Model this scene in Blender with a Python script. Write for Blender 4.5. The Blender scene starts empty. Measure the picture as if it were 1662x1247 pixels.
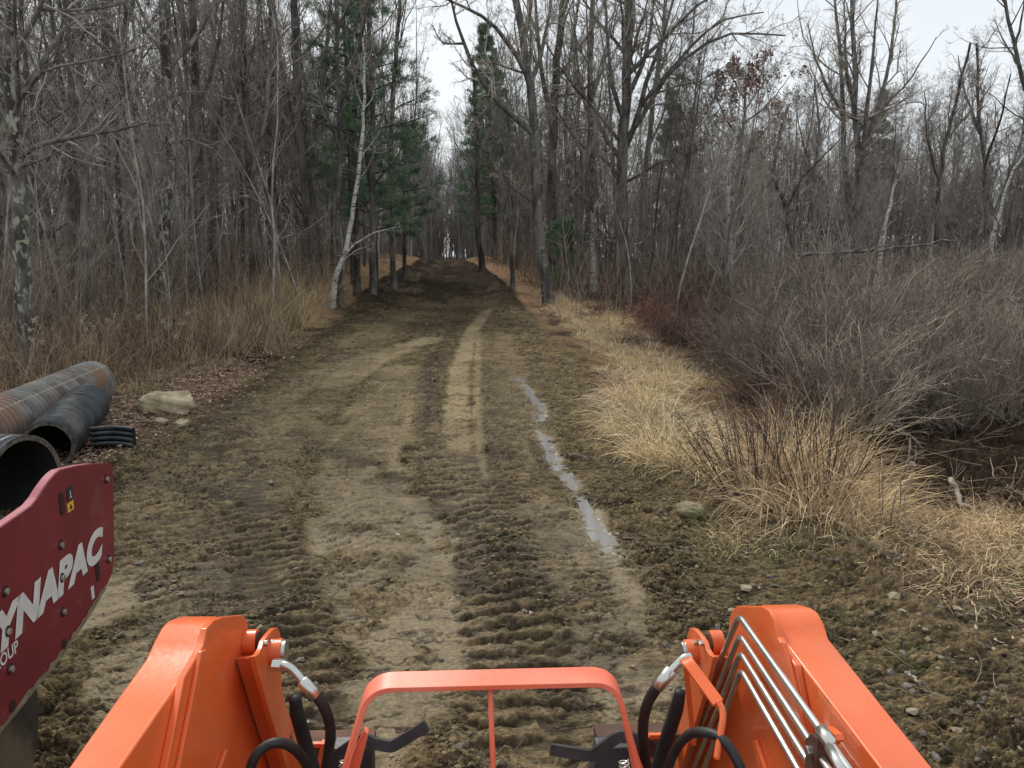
import bpy, math, random
import numpy as np
from mathutils import Vector
random.seed(7)
R = np.random.default_rng(11)
rad = math.radians
sc = bpy.context.scene
col = sc.collection

# ------------------------------------------------------------------ camera
F, CX, CY, HOR, CAMH = 1250.0, 831.0, 623.5, 395.0, 2.0
PITCH = math.atan((CY - HOR) / F)
cp, sp = math.cos(PITCH), math.sin(PITCH)
cam_d = bpy.data.cameras.new('camera'); cam = bpy.data.objects.new('camera', cam_d); col.objects.link(cam)
cam_d.sensor_fit = 'HORIZONTAL'; cam_d.sensor_width = 36.0; cam_d.lens = 36.0 * F / 1662.0
cam_d.clip_start = 0.05; cam_d.clip_end = 3000
cam.location = (0, 0, CAMH); cam.rotation_euler = (math.pi / 2 - PITCH, 0, 0)
sc.camera = cam

# ------------------------------------------------------------------ light
SUN_EL, SUN_ROT = rad(46), rad(-28)
w = bpy.data.worlds.new('World'); sc.world = w; w.use_nodes = True
nt = w.node_tree; nt.nodes.clear()
o_ = nt.nodes.new('ShaderNodeOutputWorld'); bg = nt.nodes.new('ShaderNodeBackground')
sky = nt.nodes.new('ShaderNodeTexSky'); sky.sky_type = 'NISHITA'; sky.sun_disc = False
sky.sun_elevation = SUN_EL; sky.sun_rotation = SUN_ROT; sky.dust_density = 4.0; sky.air_density = 1.2
tc = nt.nodes.new('ShaderNodeTexCoord'); mp = nt.nodes.new('ShaderNodeMapping'); mp.inputs['Scale'].default_value = (1, 1, 3)
nz = nt.nodes.new('ShaderNodeTexNoise'); nz.inputs['Scale'].default_value = 1.6; nz.inputs['Detail'].default_value = 5
cr = nt.nodes.new('ShaderNodeValToRGB')
cr.color_ramp.elements[0].position = .32; cr.color_ramp.elements[0].color = (7.9, 8.5, 9.1, 1)
cr.color_ramp.elements[1].position = .68; cr.color_ramp.elements[1].color = (9.6, 10.1, 10.5, 1)
mx = nt.nodes.new('ShaderNodeMixRGB'); mx.inputs[0].default_value = .86
nt.links.new(tc.outputs['Generated'], mp.inputs[0]); nt.links.new(mp.outputs[0], nz.inputs['Vector'])
nt.links.new(nz.outputs[0], cr.inputs[0]); nt.links.new(sky.outputs[0], mx.inputs[1]); nt.links.new(cr.outputs[0], mx.inputs[2])
nt.links.new(mx.outputs[0], bg.inputs[0]); nt.links.new(bg.outputs[0], o_.inputs[0])
bg.inputs[1].default_value = .056
sd = bpy.data.lights.new('sun', 'SUN'); sd.energy = 1.5; sd.angle = rad(10); sd.color = (1, .93, .83)
sun = bpy.data.objects.new('sun', sd); col.objects.link(sun)
sun.rotation_euler = (math.pi / 2 - SUN_EL, 0, rad(180) - SUN_ROT + rad(0))
sun.rotation_euler = Vector((math.sin(SUN_ROT) * math.cos(SUN_EL), math.cos(SUN_ROT) * math.cos(SUN_EL), math.sin(SUN_EL))).to_track_quat('Z', 'Y').to_euler()
sc.view_settings.view_transform = 'Standard'; sc.view_settings.look = 'None'
sc.view_settings.exposure = 0.86; sc.view_settings.gamma = 1.0
sc.cycles.max_bounces = 5; sc.cycles.diffuse_bounces = 3; sc.cycles.glossy_bounces = 2; sc.cycles.transmission_bounces = 2

# ------------------------------------------------------------------ helpers
def ray(u, v):
    xc, yc = (u - CX) / F, -(v - CY) / F
    return np.array([xc, cp + yc * sp, -sp + yc * cp])
def at(u, v, Y):                       # the point where the sight line meets the vertical plane y = Y
    d = ray(u, v); return np.array([0, 0, CAMH]) + d * (Y / d[1])

def tag(o, label=None, cat=None, group=None, kind=None):
    if label: o['label'] = label
    if cat: o['category'] = cat
    if group: o['group'] = group
    if kind: o['kind'] = kind
    return o
def empty(name, loc=(0, 0, 0), rz=0.0):
    o = bpy.data.objects.new(name, None); col.objects.link(o)
    o.location = loc; o.rotation_euler = (0, 0, rz); o.empty_display_size = .1; return o
def mesh_of(name, V, Fq, mat=None, colr=None, smooth=True, tris=None, attrs=None):
    V = np.asarray(V, dtype=np.float32).reshape(-1, 3)
    Fq = np.zeros((0, 4), int) if Fq is None else np.asarray(Fq, dtype=np.int32).reshape(-1, 4)
    Ft = np.zeros((0, 3), int) if tris is None else np.asarray(tris, dtype=np.int32).reshape(-1, 3)
    me = bpy.data.meshes.new(name)
    me.vertices.add(len(V)); me.vertices.foreach_set('co', V.ravel())
    nl = len(Fq) * 4 + len(Ft) * 3
    me.loops.add(nl); me.loops.foreach_set('vertex_index', np.concatenate([Fq.ravel(), Ft.ravel()]).astype(np.int32))
    me.polygons.add(len(Fq) + len(Ft))
    st = np.concatenate([np.arange(len(Fq)) * 4, len(Fq) * 4 + np.arange(len(Ft)) * 3]).astype(np.int32)
    me.polygons.foreach_set('loop_start', st)
    me.polygons.foreach_set('use_smooth', np.full(len(st), smooth))
    me.update(calc_edges=True)
    if colr is not None:
        c = me.attributes.new('Col', 'FLOAT_COLOR', 'POINT')
        a = np.ones((len(V), 4), np.float32); a[:, :3] = colr; c.data.foreach_set('color', a.ravel())
    for k, val in (attrs or {}).items():
        c = me.attributes.new(k, 'FLOAT', 'POINT'); c.data.foreach_set('value', np.asarray(val, np.float32))
    if mat: me.materials.append(mat)
    return me
def obj(name, me, parent=None):
    o = bpy.data.objects.new(name, me); col.objects.link(o)
    if parent: o.parent = parent
    return o
def poly(name, V, faces, mat, parent=None, smooth=False, bevel=0, seg=2):
    me = bpy.data.meshes.new(name); me.from_pydata([tuple(map(float, v)) for v in V], [], faces)
    me.materials.append(mat); me.update()
    if smooth:
        me.polygons.foreach_set('use_smooth', [True] * len(me.polygons))
    o = obj(name, me, parent)
    if bevel:
        b = o.modifiers.new('bevel', 'BEVEL'); b.width = bevel; b.segments = seg; b.limit_method = 'ANGLE'; b.angle_limit = rad(40)
        me.polygons.foreach_set('use_smooth', [True] * len(me.polygons))
        b.harden_normals = True
    return o
class MB:                              # collects several shapes that belong to one mesh
    def __init__(s): s.V = []; s.Q = []; s.T = []; s.n = 0; s.C = []
    def add(s, V, Q=None, T=None, C=None):
        V = np.asarray(V, float).reshape(-1, 3)
        s.V.append(V)
        if Q is not None and len(Q): s.Q.append(np.asarray(Q, int).reshape(-1, 4) + s.n)
        if T is not None and len(T): s.T.append(np.asarray(T, int).reshape(-1, 3) + s.n)
        if C is not None: s.C.append(np.broadcast_to(C, V.shape))
        s.n += len(V)
    def mesh(s, name, mat, smooth=True):
        V = np.concatenate(s.V); Q = np.concatenate(s.Q) if s.Q else None; T = np.concatenate(s.T) if s.T else None
        return mesh_of(name, V, Q, mat, np.concatenate(s.C) if s.C else None, smooth, T)

# ---- noise
_T = [np.random.default_rng(100 + i).random((256, 256)) for i in range(4)]
def vn(x, y, s=0):
    t = _T[s % 4]; x = x + 17.3 * s; y = y - 9.1 * s
    xi = np.floor(x).astype(int); yi = np.floor(y).astype(int); fx = x - xi; fy = y - yi
    fx = fx * fx * (3 - 2 * fx); fy = fy * fy * (3 - 2 * fy)
    a = t[xi & 255, yi & 255]; b = t[(xi + 1) & 255, yi & 255]; c = t[xi & 255, (yi + 1) & 255]; d = t[(xi + 1) & 255, (yi + 1) & 255]
    return (a * (1 - fx) + b * fx) * (1 - fy) + (c * (1 - fx) + d * fx) * fy
def fbm(x, y, s=0, o=4, g=.5):
    v = 0; a = 1; t = 0
    for i in range(o):
        v = v + a * vn(x * 2 ** i, y * 2 ** i, s + i); t += a; a *= g
    return v / t
def ss(a, b, x):
    t = np.clip((x - a) / (b - a), 0, 1); return t * t * (3 - 2 * t)

# ------------------------------------------------------------------ terrain
def road_x(y): return -.35 - .08 * y
def edges(y):                          # left and right road edges
    c = road_x(y)
    nw = 1.3 * ss(24, 46, y)
    l = c - 2.5 - .8 * ss(11, 4, y) + nw
    r = c + 2.45 + .35 * ss(12, 5, y) - nw
    return l, r
def gz(x, y, fine=True):
    x = np.asarray(x, float); y = np.asarray(y, float)
    z = .95 * ss(11, 46, y) - .036 * np.clip(y - 52, 0, 220)
    l, r = edges(y)
    wob = (fbm(x * .35, y * .35, 1, 3) - .5)
    dr = x - r + wob * 1.2
    # right side: ditch and low marsh ground, earthen shoulder near the camera
    near = ss(6.4, 4.6, y - .25 * (x - 2))
    fall = (-.42 * ss(.3, 1.9, dr) - .25 * ss(3.0, 6.0, dr)) * (1 - near) * ss(70, 26, y)
    fall = fall + near * (.05 * ss(0, 1.0, dr) - .10 * ss(1.6, 4.0, dr))
    hole = -.38 * np.exp(-(((x - 4.6) / 1.3) ** 2 + ((y - 7.6) / 1.1) ** 2))
    bank = .32 * ss(.2, 1.6, dr) * ss(17, 24, y) * ss(7.5, 4, dr)
    dl = l - x + wob * 1.0
    left = (.10 * ss(.1, 1.0, dl) + .22 * ss(.3, 2.0, dl) * ss(16, 24, y)) - .10 * np.exp(-((dl - 1.2) / .8) ** 2) * ss(16, 9, y)
    z = z + fall + hole + bank + left
    off = ss(.1, 1.2, np.maximum(dr, dl))
    z = z + off * (fbm(x * .8, y * .8, 2, 3) - .5) * .22
    return z
def on(x, y, dz=0.0): return (float(x), float(y), float(gz(x, y)) + dz)
_TU = np.arange(-300, 2000, 10.); _TV = np.arange(424, 1500, 3.)
def _solve():
    U, Vv = np.meshgrid(_TU, _TV, indexing='ij'); xc = (U - CX) / F; yc = -(Vv - CY) / F
    dx, dy, dz = xc, cp + yc * sp, -sp + yc * cp; lo = np.full(U.shape, .5); hi = np.full(U.shape, 90.)
    for i in range(26):
        m = (lo + hi) / 2; above = CAMH + dz * m > gz(dx * m, dy * m); lo = np.where(above, m, lo); hi = np.where(above, hi, m)
    return dx * lo, dy * lo
_TX, _TY = _solve()
def ground_px(u, v):                   # where a sight line meets the ground
    a = min(max((u + 300) / 10., 0), len(_TU) - 1.001); b_ = min(max((v - 424) / 3., 0), len(_TV) - 1.001); i = int(a); j = int(b_); a -= i; b_ -= j
    f = lambda T: float((T[i, j] * (1 - a) + T[i + 1, j] * a) * (1 - b_) + (T[i, j + 1] * (1 - a) + T[i + 1, j + 1] * a) * b_)
    return f(_TX), f(_TY)
def edges1(y):
    def s1(a, b_, x): t = min(max((x - a) / (b_ - a), 0), 1); return t * t * (3 - 2 * t)
    c = road_x(y); nw = 1.3 * s1(24, 46, y); return c - 2.5 - .8 * s1(11, 4, y) + nw, c + 2.45 + .35 * s1(12, 5, y) - nw

# ------------------------------------------------------------------ materials
def M(name, c1, c2=None, scale=8, rough=.8, bump=0, bscale=None, vcol=False, metal=0, detail=5, spec=.5, objrand=0, ramp=(.4, .62), stretch=None, coords='Object', coat=0):
    m = bpy.data.materials.new(name); m.use_nodes = True; n = m.node_tree; b = n.nodes['Principled BSDF']; L = n.links.new
    b.inputs['Roughness'].default_value = rough; b.inputs['Metallic'].default_value = metal
    b.inputs['Specular IOR Level'].default_value = spec; b.inputs['Coat Weight'].default_value = coat
    t = n.nodes.new('ShaderNodeTexCoord'); src = t.outputs[coords]
    if stretch:
        mpn = n.nodes.new('ShaderNodeMapping'); mpn.inputs['Scale'].default_value = stretch; L(src, mpn.inputs[0]); src = mpn.outputs[0]
    out = None
    if c2 is not None:
        z = n.nodes.new('ShaderNodeTexNoise'); z.inputs['Scale'].default_value = scale; z.inputs['Detail'].default_value = detail; L(src, z.inputs['Vector'])
        r = n.nodes.new('ShaderNodeValToRGB'); r.color_ramp.elements[0].position = ramp[0]; r.color_ramp.elements[1].position = ramp[1]
        r.color_ramp.elements[0].color = (*c1, 1); r.color_ramp.elements[1].color = (*c2, 1); L(z.outputs[0], r.inputs[0]); out = r.outputs[0]
    else:
        rgb = n.nodes.new('ShaderNodeRGB'); rgb.outputs[0].default_value = (*c1, 1); out = rgb.outputs[0]
    if vcol:
        a = n.nodes.new('ShaderNodeAttribute'); a.attribute_name = 'Col'
        q = n.nodes.new('ShaderNodeMixRGB'); q.blend_type = 'MULTIPLY'; q.inputs[0].default_value = 1; L(out, q.inputs[1]); L(a.outputs[0], q.inputs[2]); out = q.outputs[0]
    if objrand:
        oi = n.nodes.new('ShaderNodeObjectInfo'); mr = n.nodes.new('ShaderNodeMapRange'); mr.inputs[3].default_value = 1 - objrand; mr.inputs[4].default_value = 1 + objrand
        L(oi.outputs['Random'], mr.inputs[0]); q = n.nodes.new('ShaderNodeMixRGB'); q.blend_type = 'MULTIPLY'; q.inputs[0].default_value = 1
        L(out, q.inputs[1]); L(mr.outputs[0], q.inputs[2]); out = q.outputs[0]
    L(out, b.inputs['Base Color'])
    if bump:
        z2 = n.nodes.new('ShaderNodeTexNoise'); z2.inputs['Scale'].default_value = bscale or scale * 3; z2.inputs['Detail'].default_value = 6; L(src, z2.inputs['Vector'])
        bn = n.nodes.new('ShaderNodeBump'); bn.inputs['Strength'].default_value = 1; bn.inputs['Distance'].default_value = bump; L(z2.outputs[0], bn.inputs['Height']); L(bn.outputs[0], b.inputs['Normal'])
    m['n'] = 1
    return m
def overlay(m, color, scale, lo, hi, stretch=None, amount=1.0, rough=None):    # patches of a second colour with their own shape
    n = m.node_tree; b = n.nodes['Principled BSDF']; L = n.links.new
    t = n.nodes.new('ShaderNodeTexCoord'); src = t.outputs['Object']
    if stretch:
        mpn = n.nodes.new('ShaderNodeMapping'); mpn.inputs['Scale'].default_value = stretch; L(src, mpn.inputs[0]); src = mpn.outputs[0]
    z = n.nodes.new('ShaderNodeTexNoise'); z.inputs['Scale'].default_value = scale; z.inputs['Detail'].default_value = 4; L(src, z.inputs['Vector'])
    mr = n.nodes.new('ShaderNodeMapRange'); mr.inputs[1].default_value = lo; mr.inputs[2].default_value = hi; mr.inputs[4].default_value = amount; L(z.outputs[0], mr.inputs[0])
    q = n.nodes.new('ShaderNodeMixRGB'); L(mr.outputs[0], q.inputs[0]); L(b.inputs['Base Color'].links[0].from_socket, q.inputs[1]); q.inputs[2].default_value = (*color, 1)
    L(q.outputs[0], b.inputs['Base Color'])
    if rough is not None:
        r = n.nodes.new('ShaderNodeMapRange'); r.inputs[3].default_value = b.inputs['Roughness'].default_value; r.inputs[4].default_value = rough
        L(mr.outputs[0], r.inputs[0]); L(r.outputs[0], b.inputs['Roughness'])
    return m
m_bark = overlay(M('dark_bark', (.042, .036, .030), (.155, .136, .115), 5, .9, .012, 22, objrand=.35, stretch=(1, 1, .25)), (.20, .20, .16), 8, .60, .68, None, .7)
m_barkg = overlay(M('grey_bark', (.07, .062, .054), (.20, .185, .165), 5, .9, .01, 25, objrand=.25, stretch=(1, 1, .3)), (.26, .27, .21), 8, .58, .66, None, .7)
m_lichen = overlay(overlay(M('lichened_bark', (.045, .039, .033), (.15, .138, .12), 6, .9, .012, 28, stretch=(1, 1, .35)), (.30, .29, .265), 11, .54, .62, (1, 1, .45)), (.34, .36, .24), 9.0, .60, .64)
m_birch = overlay(M('birch_bark', (.42, .40, .37), (.62, .60, .56), 5, .7, .004, 30, objrand=.15), (.05, .045, .04), 7, .56, .62, (1, 1, 3.2))
m_limb = M('limb_bark', (.075, .066, .056), (.20, .18, .155), 7, .9, objrand=.3, stretch=(1, 1, .4))
m_twig = M('twig_bark', (.22, .192, .162), (.42, .378, .33), 3, .9, objrand=.25)
m_twigd = M('dark_twig', (.085, .072, .060), (.21, .183, .153), 3, .9, objrand=.25)
m_far = M('hazed_far_bark', (.18, .165, .152), (.28, .26, .242), .2, 1)  # bark colour lightened in place of distance haze
m_shrub = M('shrub_stem', (.18, .158, .133), (.38, .345, .298), 1.2, .85, objrand=.38, vcol=True)
m_weed = M('dry_weed', (.7, .7, .7), (1.1, 1.1, 1.1), 2, .9, vcol=True)
m_grass = M('dry_grass', (.8, .8, .8), (1.1, 1.1, 1.1), 2, .75, vcol=True)
m_leaf = M('dead_leaf', (.8, .8, .8), (1.1, 1.1, 1.1), 9, .8, vcol=True)
m_pine = M('pine_needles', (.08, .16, .09), (.17, .26, .14), 1.3, .7, objrand=.15)

# ------------------------------------------------------------------ ground sheet
def _rows_mid():
    o = [2.2]
    while o[-1] < 59.5: o.append(o[-1] + min(o[-1] ** 2 * .00050, .12))
    return np.array(o)
rows = np.concatenate([np.linspace(-14, 2.1, 24), _rows_mid(), np.geomspace(60.5, 500, 46)])
s_in = np.linspace(-.82, .82, 900); s_out = np.geomspace(.86, 5, 26)
cols = np.concatenate([-s_out[::-1], s_in, s_out])
Yg, Sg = np.meshgrid(rows, cols, indexing='ij')
Xg = Sg * (np.maximum(Yg, 2.0) + .2)
X, Y = Xg.ravel(), Yg.ravel()
Z = gz(X, Y)
l_, r_ = edges(Y)
wob = (fbm(X * .9, Y * .9, 3, 3) - .5)
dr = X - r_ + wob * .5; dl = l_ - X + wob * .6
roadm = ss(.25, -.15, np.maximum(dr, dl))
shoulder = ss(0, .3, dr) * ss(6.6, 5.2, Y - .25 * (X - 2)) * ss(8, 5, X)
dirt = np.clip(roadm + shoulder, 0, 1)

_we = (fbm(X * 4, Y * 4, 1, 3) - .5) * .12
_wb = (fbm(X * 2.2, Y * 2.2, 3, 5, .6) - .5) * .62
def track(px, half, soft=.05):
    """distance bands along a wheel track drawn on the ground; returns mask, running length, signed offset"""
    P = np.array([ground_px(u, v) for u, v in px]); 
    seg = np.diff(P, axis=0); L = np.hypot(seg[:, 0], seg[:, 1]); cum = np.concatenate([[0], np.cumsum(L)])
    best = np.full(X.shape, 1e9); S = np.zeros(X.shape); T = np.zeros(X.shape)
    for i in range(len(seg)):
        ax, ay = P[i]; tx, ty = seg[i] / L[i]
        q = np.clip((X - ax) * tx + (Y - ay) * ty, 0, L[i]); dx = X - ax - q * tx; dy = Y - ay - q * ty
        d = np.hypot(dx, dy); m = d < best
        best = np.where(m, d, best); S = np.where(m, cum[i] + q, S); T = np.where(m, dx * ty - dy * tx, T)
    e = _wb if half > .24 and soft > .08 else _we
    return ss(half + soft, half - soft, best + e), S, T
hw = lambda a: a / 2
tracks_smooth = [([(757, 900), (752, 800), (740, 690), (745, 600), (765, 540), (790, 505)], .15, 1.0),
                 ([(787, 860), (779, 780), (777, 700), (777, 620), (775, 540)], .07, .95),
                 ([(530, 625), (580, 593), (640, 570), (700, 550)], .32, .9),
                 ([(590, 700), (625, 640), (650, 600)], .25, .6),
                 ([(640, 715), (600, 700), (680, 690)], .35, .5),
                 ([(705, 1080), (660, 980), (620, 880), (580, 790), (600, 700), (650, 630)], .40, .85),
                 ([(1040, 1200), (1010, 1050), (960, 930), (900, 840)], .30, .9),
                 ([(150, 985), (280, 940)], .35, .75),
                 ([(450, 740), (490, 660)], .30, .5),
                 ([(430, 800), (440, 730)], .30, .45),
                 ([(570, 560), (680, 500), (700, 470)], .30, .4),
                 ([(790, 500), (770, 480)], .3, .5),
                 ([(850, 720), (820, 600), (800, 540)], .3, .4),
                 ([(560, 1200), (640, 1120)], .35, .8),
                 ([(240, 1200), (300, 1040)], .35, .7)]
tracks_lug = [([(470, 1240), (450, 1000), (425, 890), (370, 800), (400, 740)], .24, 1.0, .115),
              ([(880, 1240), (835, 1000), (800, 880), (745, 800), (720, 740)], .27, 1.0, .14),
              ([(935, 1000), (850, 830), (818, 700), (800, 620)], .20, .7, .10),
              ([(250, 900), (240, 820), (330, 740), (430, 650)], .35, .7, .12),
              ([(690, 600), (690, 660), (700, 720)], .15, .7, .10),
               ([(300, 1010), (290, 900), (305, 800), (385, 700), (520, 602), (610, 556)], .25, .75, .12),
               ([(540, 800), (600, 690), (650, 625), (700, 598)], .20, .6, .10),
               ([(1000, 1080), (925, 900), (885, 780), (852, 700), (830, 600)], .20, .45, .11)]
tracks_chev = [([(640, 960), (600, 860), (560, 780), (600, 700), (640, 620)], .33, .7, .13),
               ([(480, 780), (520, 650), (600, 560)], .3, .6, .13)]
smooth = np.zeros(X.shape); lugH = np.zeros(X.shape); lugM = np.zeros(X.shape); dep = np.zeros(X.shape)
nearw = ss(30, 5, Y)
for px, h, a in tracks_smooth:
    m, S, T = track(px, h, .045 if h < .16 else .09); smooth = np.maximum(smooth, m * a)
def lugs(S, T, per, chev, half):
    ph = S / per + chev * np.abs(T) / per + (fbm(X * 2.2, Y * 2.2, 2, 3) - .5) * 1.1 + (fbm(X * 14, Y * 14, 1, 3) - .5) * .55
    f = ph - np.floor(ph)
    return ss(.0, .10, f) * ss(.60, .47, f)
for px, h, a, per in tracks_lug:
    m, S, T = track(px, h, .05); q = lugs(S, T, per, .15, h)
    br = ss(.38, .5, fbm(X * 4.1, Y * 4.1, 0, 4))
    lugH = np.maximum(lugH, m * a * q * (.25 + .75 * br)); lugM = np.maximum(lugM, m * a); dep = np.maximum(dep, m * a)
for px, h, a, per in tracks_chev:
    m, S, T = track(px, h, .05); q = lugs(S, T, per, .9, h)
    lugH = np.maximum(lugH, m * a * q * .45); lugM = np.maximum(lugM, m * a * .45)
smooth = smooth * (1 - .75 * lugM)
_er = fbm(X * 3.4, Y * 5, 2, 5, .62); smooth = smooth * (.35 + .65 * ss(.40, .50, _er + .10 * ss(.5, 1, smooth)))
pud, pS, pT = track([(838, 612), (862, 640), (880, 665), (878, 700), (900, 750), (940, 800), (962, 850), (1000, 905)], .06, .07)
pud2, _, _ = track([(700, 445), (720, 450), (745, 470)], .25, .2)
pud = np.clip(pud * ss(.36, .5, fbm(X * 2.5, Y * 2.5, 0, 2) + .07), 0, 1)
n1 = fbm(X * 7, Y * 11, 0, 5, .62); n2 = fbm(X * 2.2, Y * 2.2, 1, 4)
wx = (fbm(X * 12, Y * 12, 3, 2) - .5) * 1.6; n3 = fbm(X * 22 + wx, Y * 38 + wx, 2, 4, .65); n4 = vn(X * 85, Y * 130, 3)
ridge = 1 - np.abs(fbm(X * 11 + wx, Y * 22, 3, 4, .6) * 2 - 1) * 4.0
n5 = fbm(X * 16, Y * 26, 0, 3, .6)
ck = 1 - np.abs(fbm(X * 5 + wx * .6, Y * 17 + wx, 2, 3, .55) * 2 - 1) * 9; ckm = ss(.0, .5, ck) * ss(.42, .52, fbm(X * 3.3, Y * 4.5, 3, 3))
chunk = ss(.50, .545, n1) * .6 + ss(.52, .56, n5) * .5
rough_m = np.clip(1 - smooth, .05, 1) * (1 - .55 * lugM)
patchy = ss(.38, .62, n2)
pits = ss(.40, .34, n5)
Hd = rough_m * (.45 + .8 * patchy) * ((n1 - .5) * .05 + (n3 - .5) * .040 + chunk * .017 - pits * .012 + ss(.1, .6, ridge) * .006) + (n4 - .5) * .0035
Hd = Hd - ckm * .011
Hd = Hd + lugH * (.017 + .030 * n3) - lugM * .012 + (n2 - .5) * .05
hollow = ss(2.0, 3.2, dr) * ss(5.2, 6.2, Y) * ss(13, 10, Y)
Hd = Hd * dirt + (1 - dirt) * ((n1 - .5) * .12 + hollow * ((fbm(X * 2.6, Y * 2.6, 1, 5, .6) - .5) * .55 + (n5 - .5) * .15))
# windrow of loose earth along the right road edge and around the dark far stretch
Hd = Hd + .07 * np.exp(-((dr - .05) / .22) ** 2) * n1 * 2 * ss(22, 27, Y) + .05 * np.exp(-((dr) / .3) ** 2) * n1 * 1.4 * ss(14, 8, Y)
pz = -.014 + (n3 - .5) * .022 + (n1 - .5) * .03
farm = ss(17, 25, Y) * ss(50, 42, Y) * roadm
Hf = (fbm(X * 1.9, Y * 1.9, 0, 5, .6) - .5) * .34 + (vn(X * 3.2 + .26 * Y, Y * .22, 1) - .5) * -.14 + .22 * np.exp(-((np.abs(X - road_x(Y)) - (r_ - l_) * .42) / .45) ** 2) * fbm(X * 1.3, Y * 1.3, 2, 4) * 1.6
Zr = Z + Hd * np.clip(nearw + .12, 0, 1) + farm * Hf
Zr = Zr * (1 - pud) + (Z + pz) * pud
# soil colours, with crevice shade worked into the low spots and tread gaps
def mix(a, b, t): return a * (1 - t[:, None]) + b * t[:, None]
c_rough = np.array([.185, .145, .078]); c_dark = np.array([.042, .033, .022]); c_smooth = np.array([.32, .262, .160]); c_wet = np.array([.190, .155, .096])
Cg = np.tile(c_rough, (len(X), 1))
Cg = mix(Cg, np.array([.28, .215, .118]), ss(.42, .66, fbm(X * 1.3, Y * 1.3, 2, 4)) * .8)
Cg = mix(Cg, c_dark, np.clip((ss(.52, .40, n1) * .55 + ss(.5, .38, n5) * .5 + ss(.48, .36, n3) * .35) * rough_m, 0, .95))  # low mud darkened, for wetness and for painted crevice shade
Cg = mix(Cg, np.array([.235, .185, .105]), ss(.56, .66, n3) * rough_m * .45)
Cg = mix(Cg, c_wet, np.clip(smooth, 0, 1) * .95)
Cg = mix(Cg, c_smooth, np.clip(smooth, 0, 1) * ss(5.5, 9.0, Y) * ss(26, 16, Y) * (.55 + .45 * ss(.4, .6, n2)))
Cg = mix(Cg, c_dark, np.clip(lugM * (1 - ss(.1, .5, lugH)) * .85 * ss(.3, .5, fbm(X * 6, Y * 10, 1, 2)), 0, 1))  # gaps between lug bars darkened: wet mud plus painted crevice shade
Cg = mix(Cg, np.array([.20, .155, .092]), np.clip(ss(.3, .6, lugH) * .75 * ss(.42, .55, n1), 0, 1))
chn, _, _ = track([(900, 1100), (840, 950), (760, 850), (660, 790), (560, 740), (470, 700)], .16, .2)
ch3, _, _ = track([(696, 740), (693, 640), (705, 580), (745, 520)], .12, .12)
ch4, _, _ = track([(860, 980), (815, 840), (800, 700), (792, 600), (800, 540)], .14, .16)
ch5, _, _ = track([(370, 800), (330, 700), (400, 620), (520, 545), (600, 510)], .30, .25)
chn = np.clip(chn + ch3 + ch4 * .6 + ch5 * .9, 0, 1)
chn2, _, _ = track([(470, 1240), (440, 980), (400, 830)], .28, .2)
Cg = mix(Cg, c_dark, np.clip((chn * .7 + chn2 * .55) * ss(.36, .48, fbm(X * 5, Y * 7, 1, 4)), 0, .85))
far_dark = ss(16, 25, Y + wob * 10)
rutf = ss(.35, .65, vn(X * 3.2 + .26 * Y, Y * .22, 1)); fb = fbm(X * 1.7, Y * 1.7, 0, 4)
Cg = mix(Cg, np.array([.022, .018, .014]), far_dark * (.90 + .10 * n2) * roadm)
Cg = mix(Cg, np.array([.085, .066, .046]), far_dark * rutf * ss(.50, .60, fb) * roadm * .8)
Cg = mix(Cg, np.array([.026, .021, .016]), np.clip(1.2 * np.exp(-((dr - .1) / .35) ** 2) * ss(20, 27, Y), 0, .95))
Cg = mix(Cg, c_dark * 1.1, ckm * ss(16, 7, Y) * .75)
peb = (vn(X * 55, Y * 60, 1) > .86) & (rough_m > .5) & (Y < 12)
Cg = np.where((peb & (vn(X * 31, Y * 31, 2) > .45))[:, None], np.array([.22, .18, .125]), Cg)
sh = shoulder * (1 - roadm)
Cg = mix(Cg, np.array([.20, .155, .098]), sh * .8 * ss(.35, .6, n2 + (n1 - .5) * .5))
# off the road: leaf litter, matted grass
litter = np.array([.15, .105, .070]); mat_tan = np.array([.21, .155, .09]); soil = np.array([.045, .034, .026])
off = mix(np.tile(litter, (len(X), 1)), soil, ss(.45, .62, fbm(X * 1.1, Y * 1.1, 3, 4)))
off = mix(off, mat_tan, (ss(2.6, .6, np.maximum(dr, dl)) * ss(.35, .55, fbm(X * 1.8, Y * 1.8, 0, 3))) * .8)
off = off * (.65 + .7 * n3)[:, None]
off = mix(off, np.array([.030, .022, .016]), ss(2.2, 3.6, dr) * ss(5.4, 6.4, Y) * .85)
off = mix(off, np.array([.22, .135, .085]), ss(3.5, .8, np.maximum(dr, dl)) * ss(17, 24, Y) * ss(60, 50, Y) * ss(.42, .5, n1) * .8)
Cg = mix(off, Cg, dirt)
Cg = mix(Cg, np.array([.075, .055, .040]), hollow * ss(.5, .62, n5) * .8)
Cg = np.clip(Cg * (.80 + .40 * n4)[:, None] * np.array([1.12, 1.07, 1.01]), .01, .6)
wet = np.clip(smooth * .55 * ss(9, 4.5, Y) + pud * 1.0 + lugM * .2 + .12 - far_dark * .14, 0, 1) * dirt
nr, nc = Yg.shape
idx = np.arange(nr * nc).reshape(nr, nc)
Q = np.stack([idx[:-1, :-1], idx[:-1, 1:], idx[1:, 1:], idx[1:, :-1]], -1).reshape(-1, 4)
m_ground = bpy.data.materials.new('mud_ground'); m_ground.use_nodes = True
n = m_ground.node_tree; b = n.nodes['Principled BSDF']; L = n.links.new
a = n.nodes.new('ShaderNodeAttribute'); a.attribute_name = 'Col'
tcg = n.nodes.new('ShaderNodeTexCoord')
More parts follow.
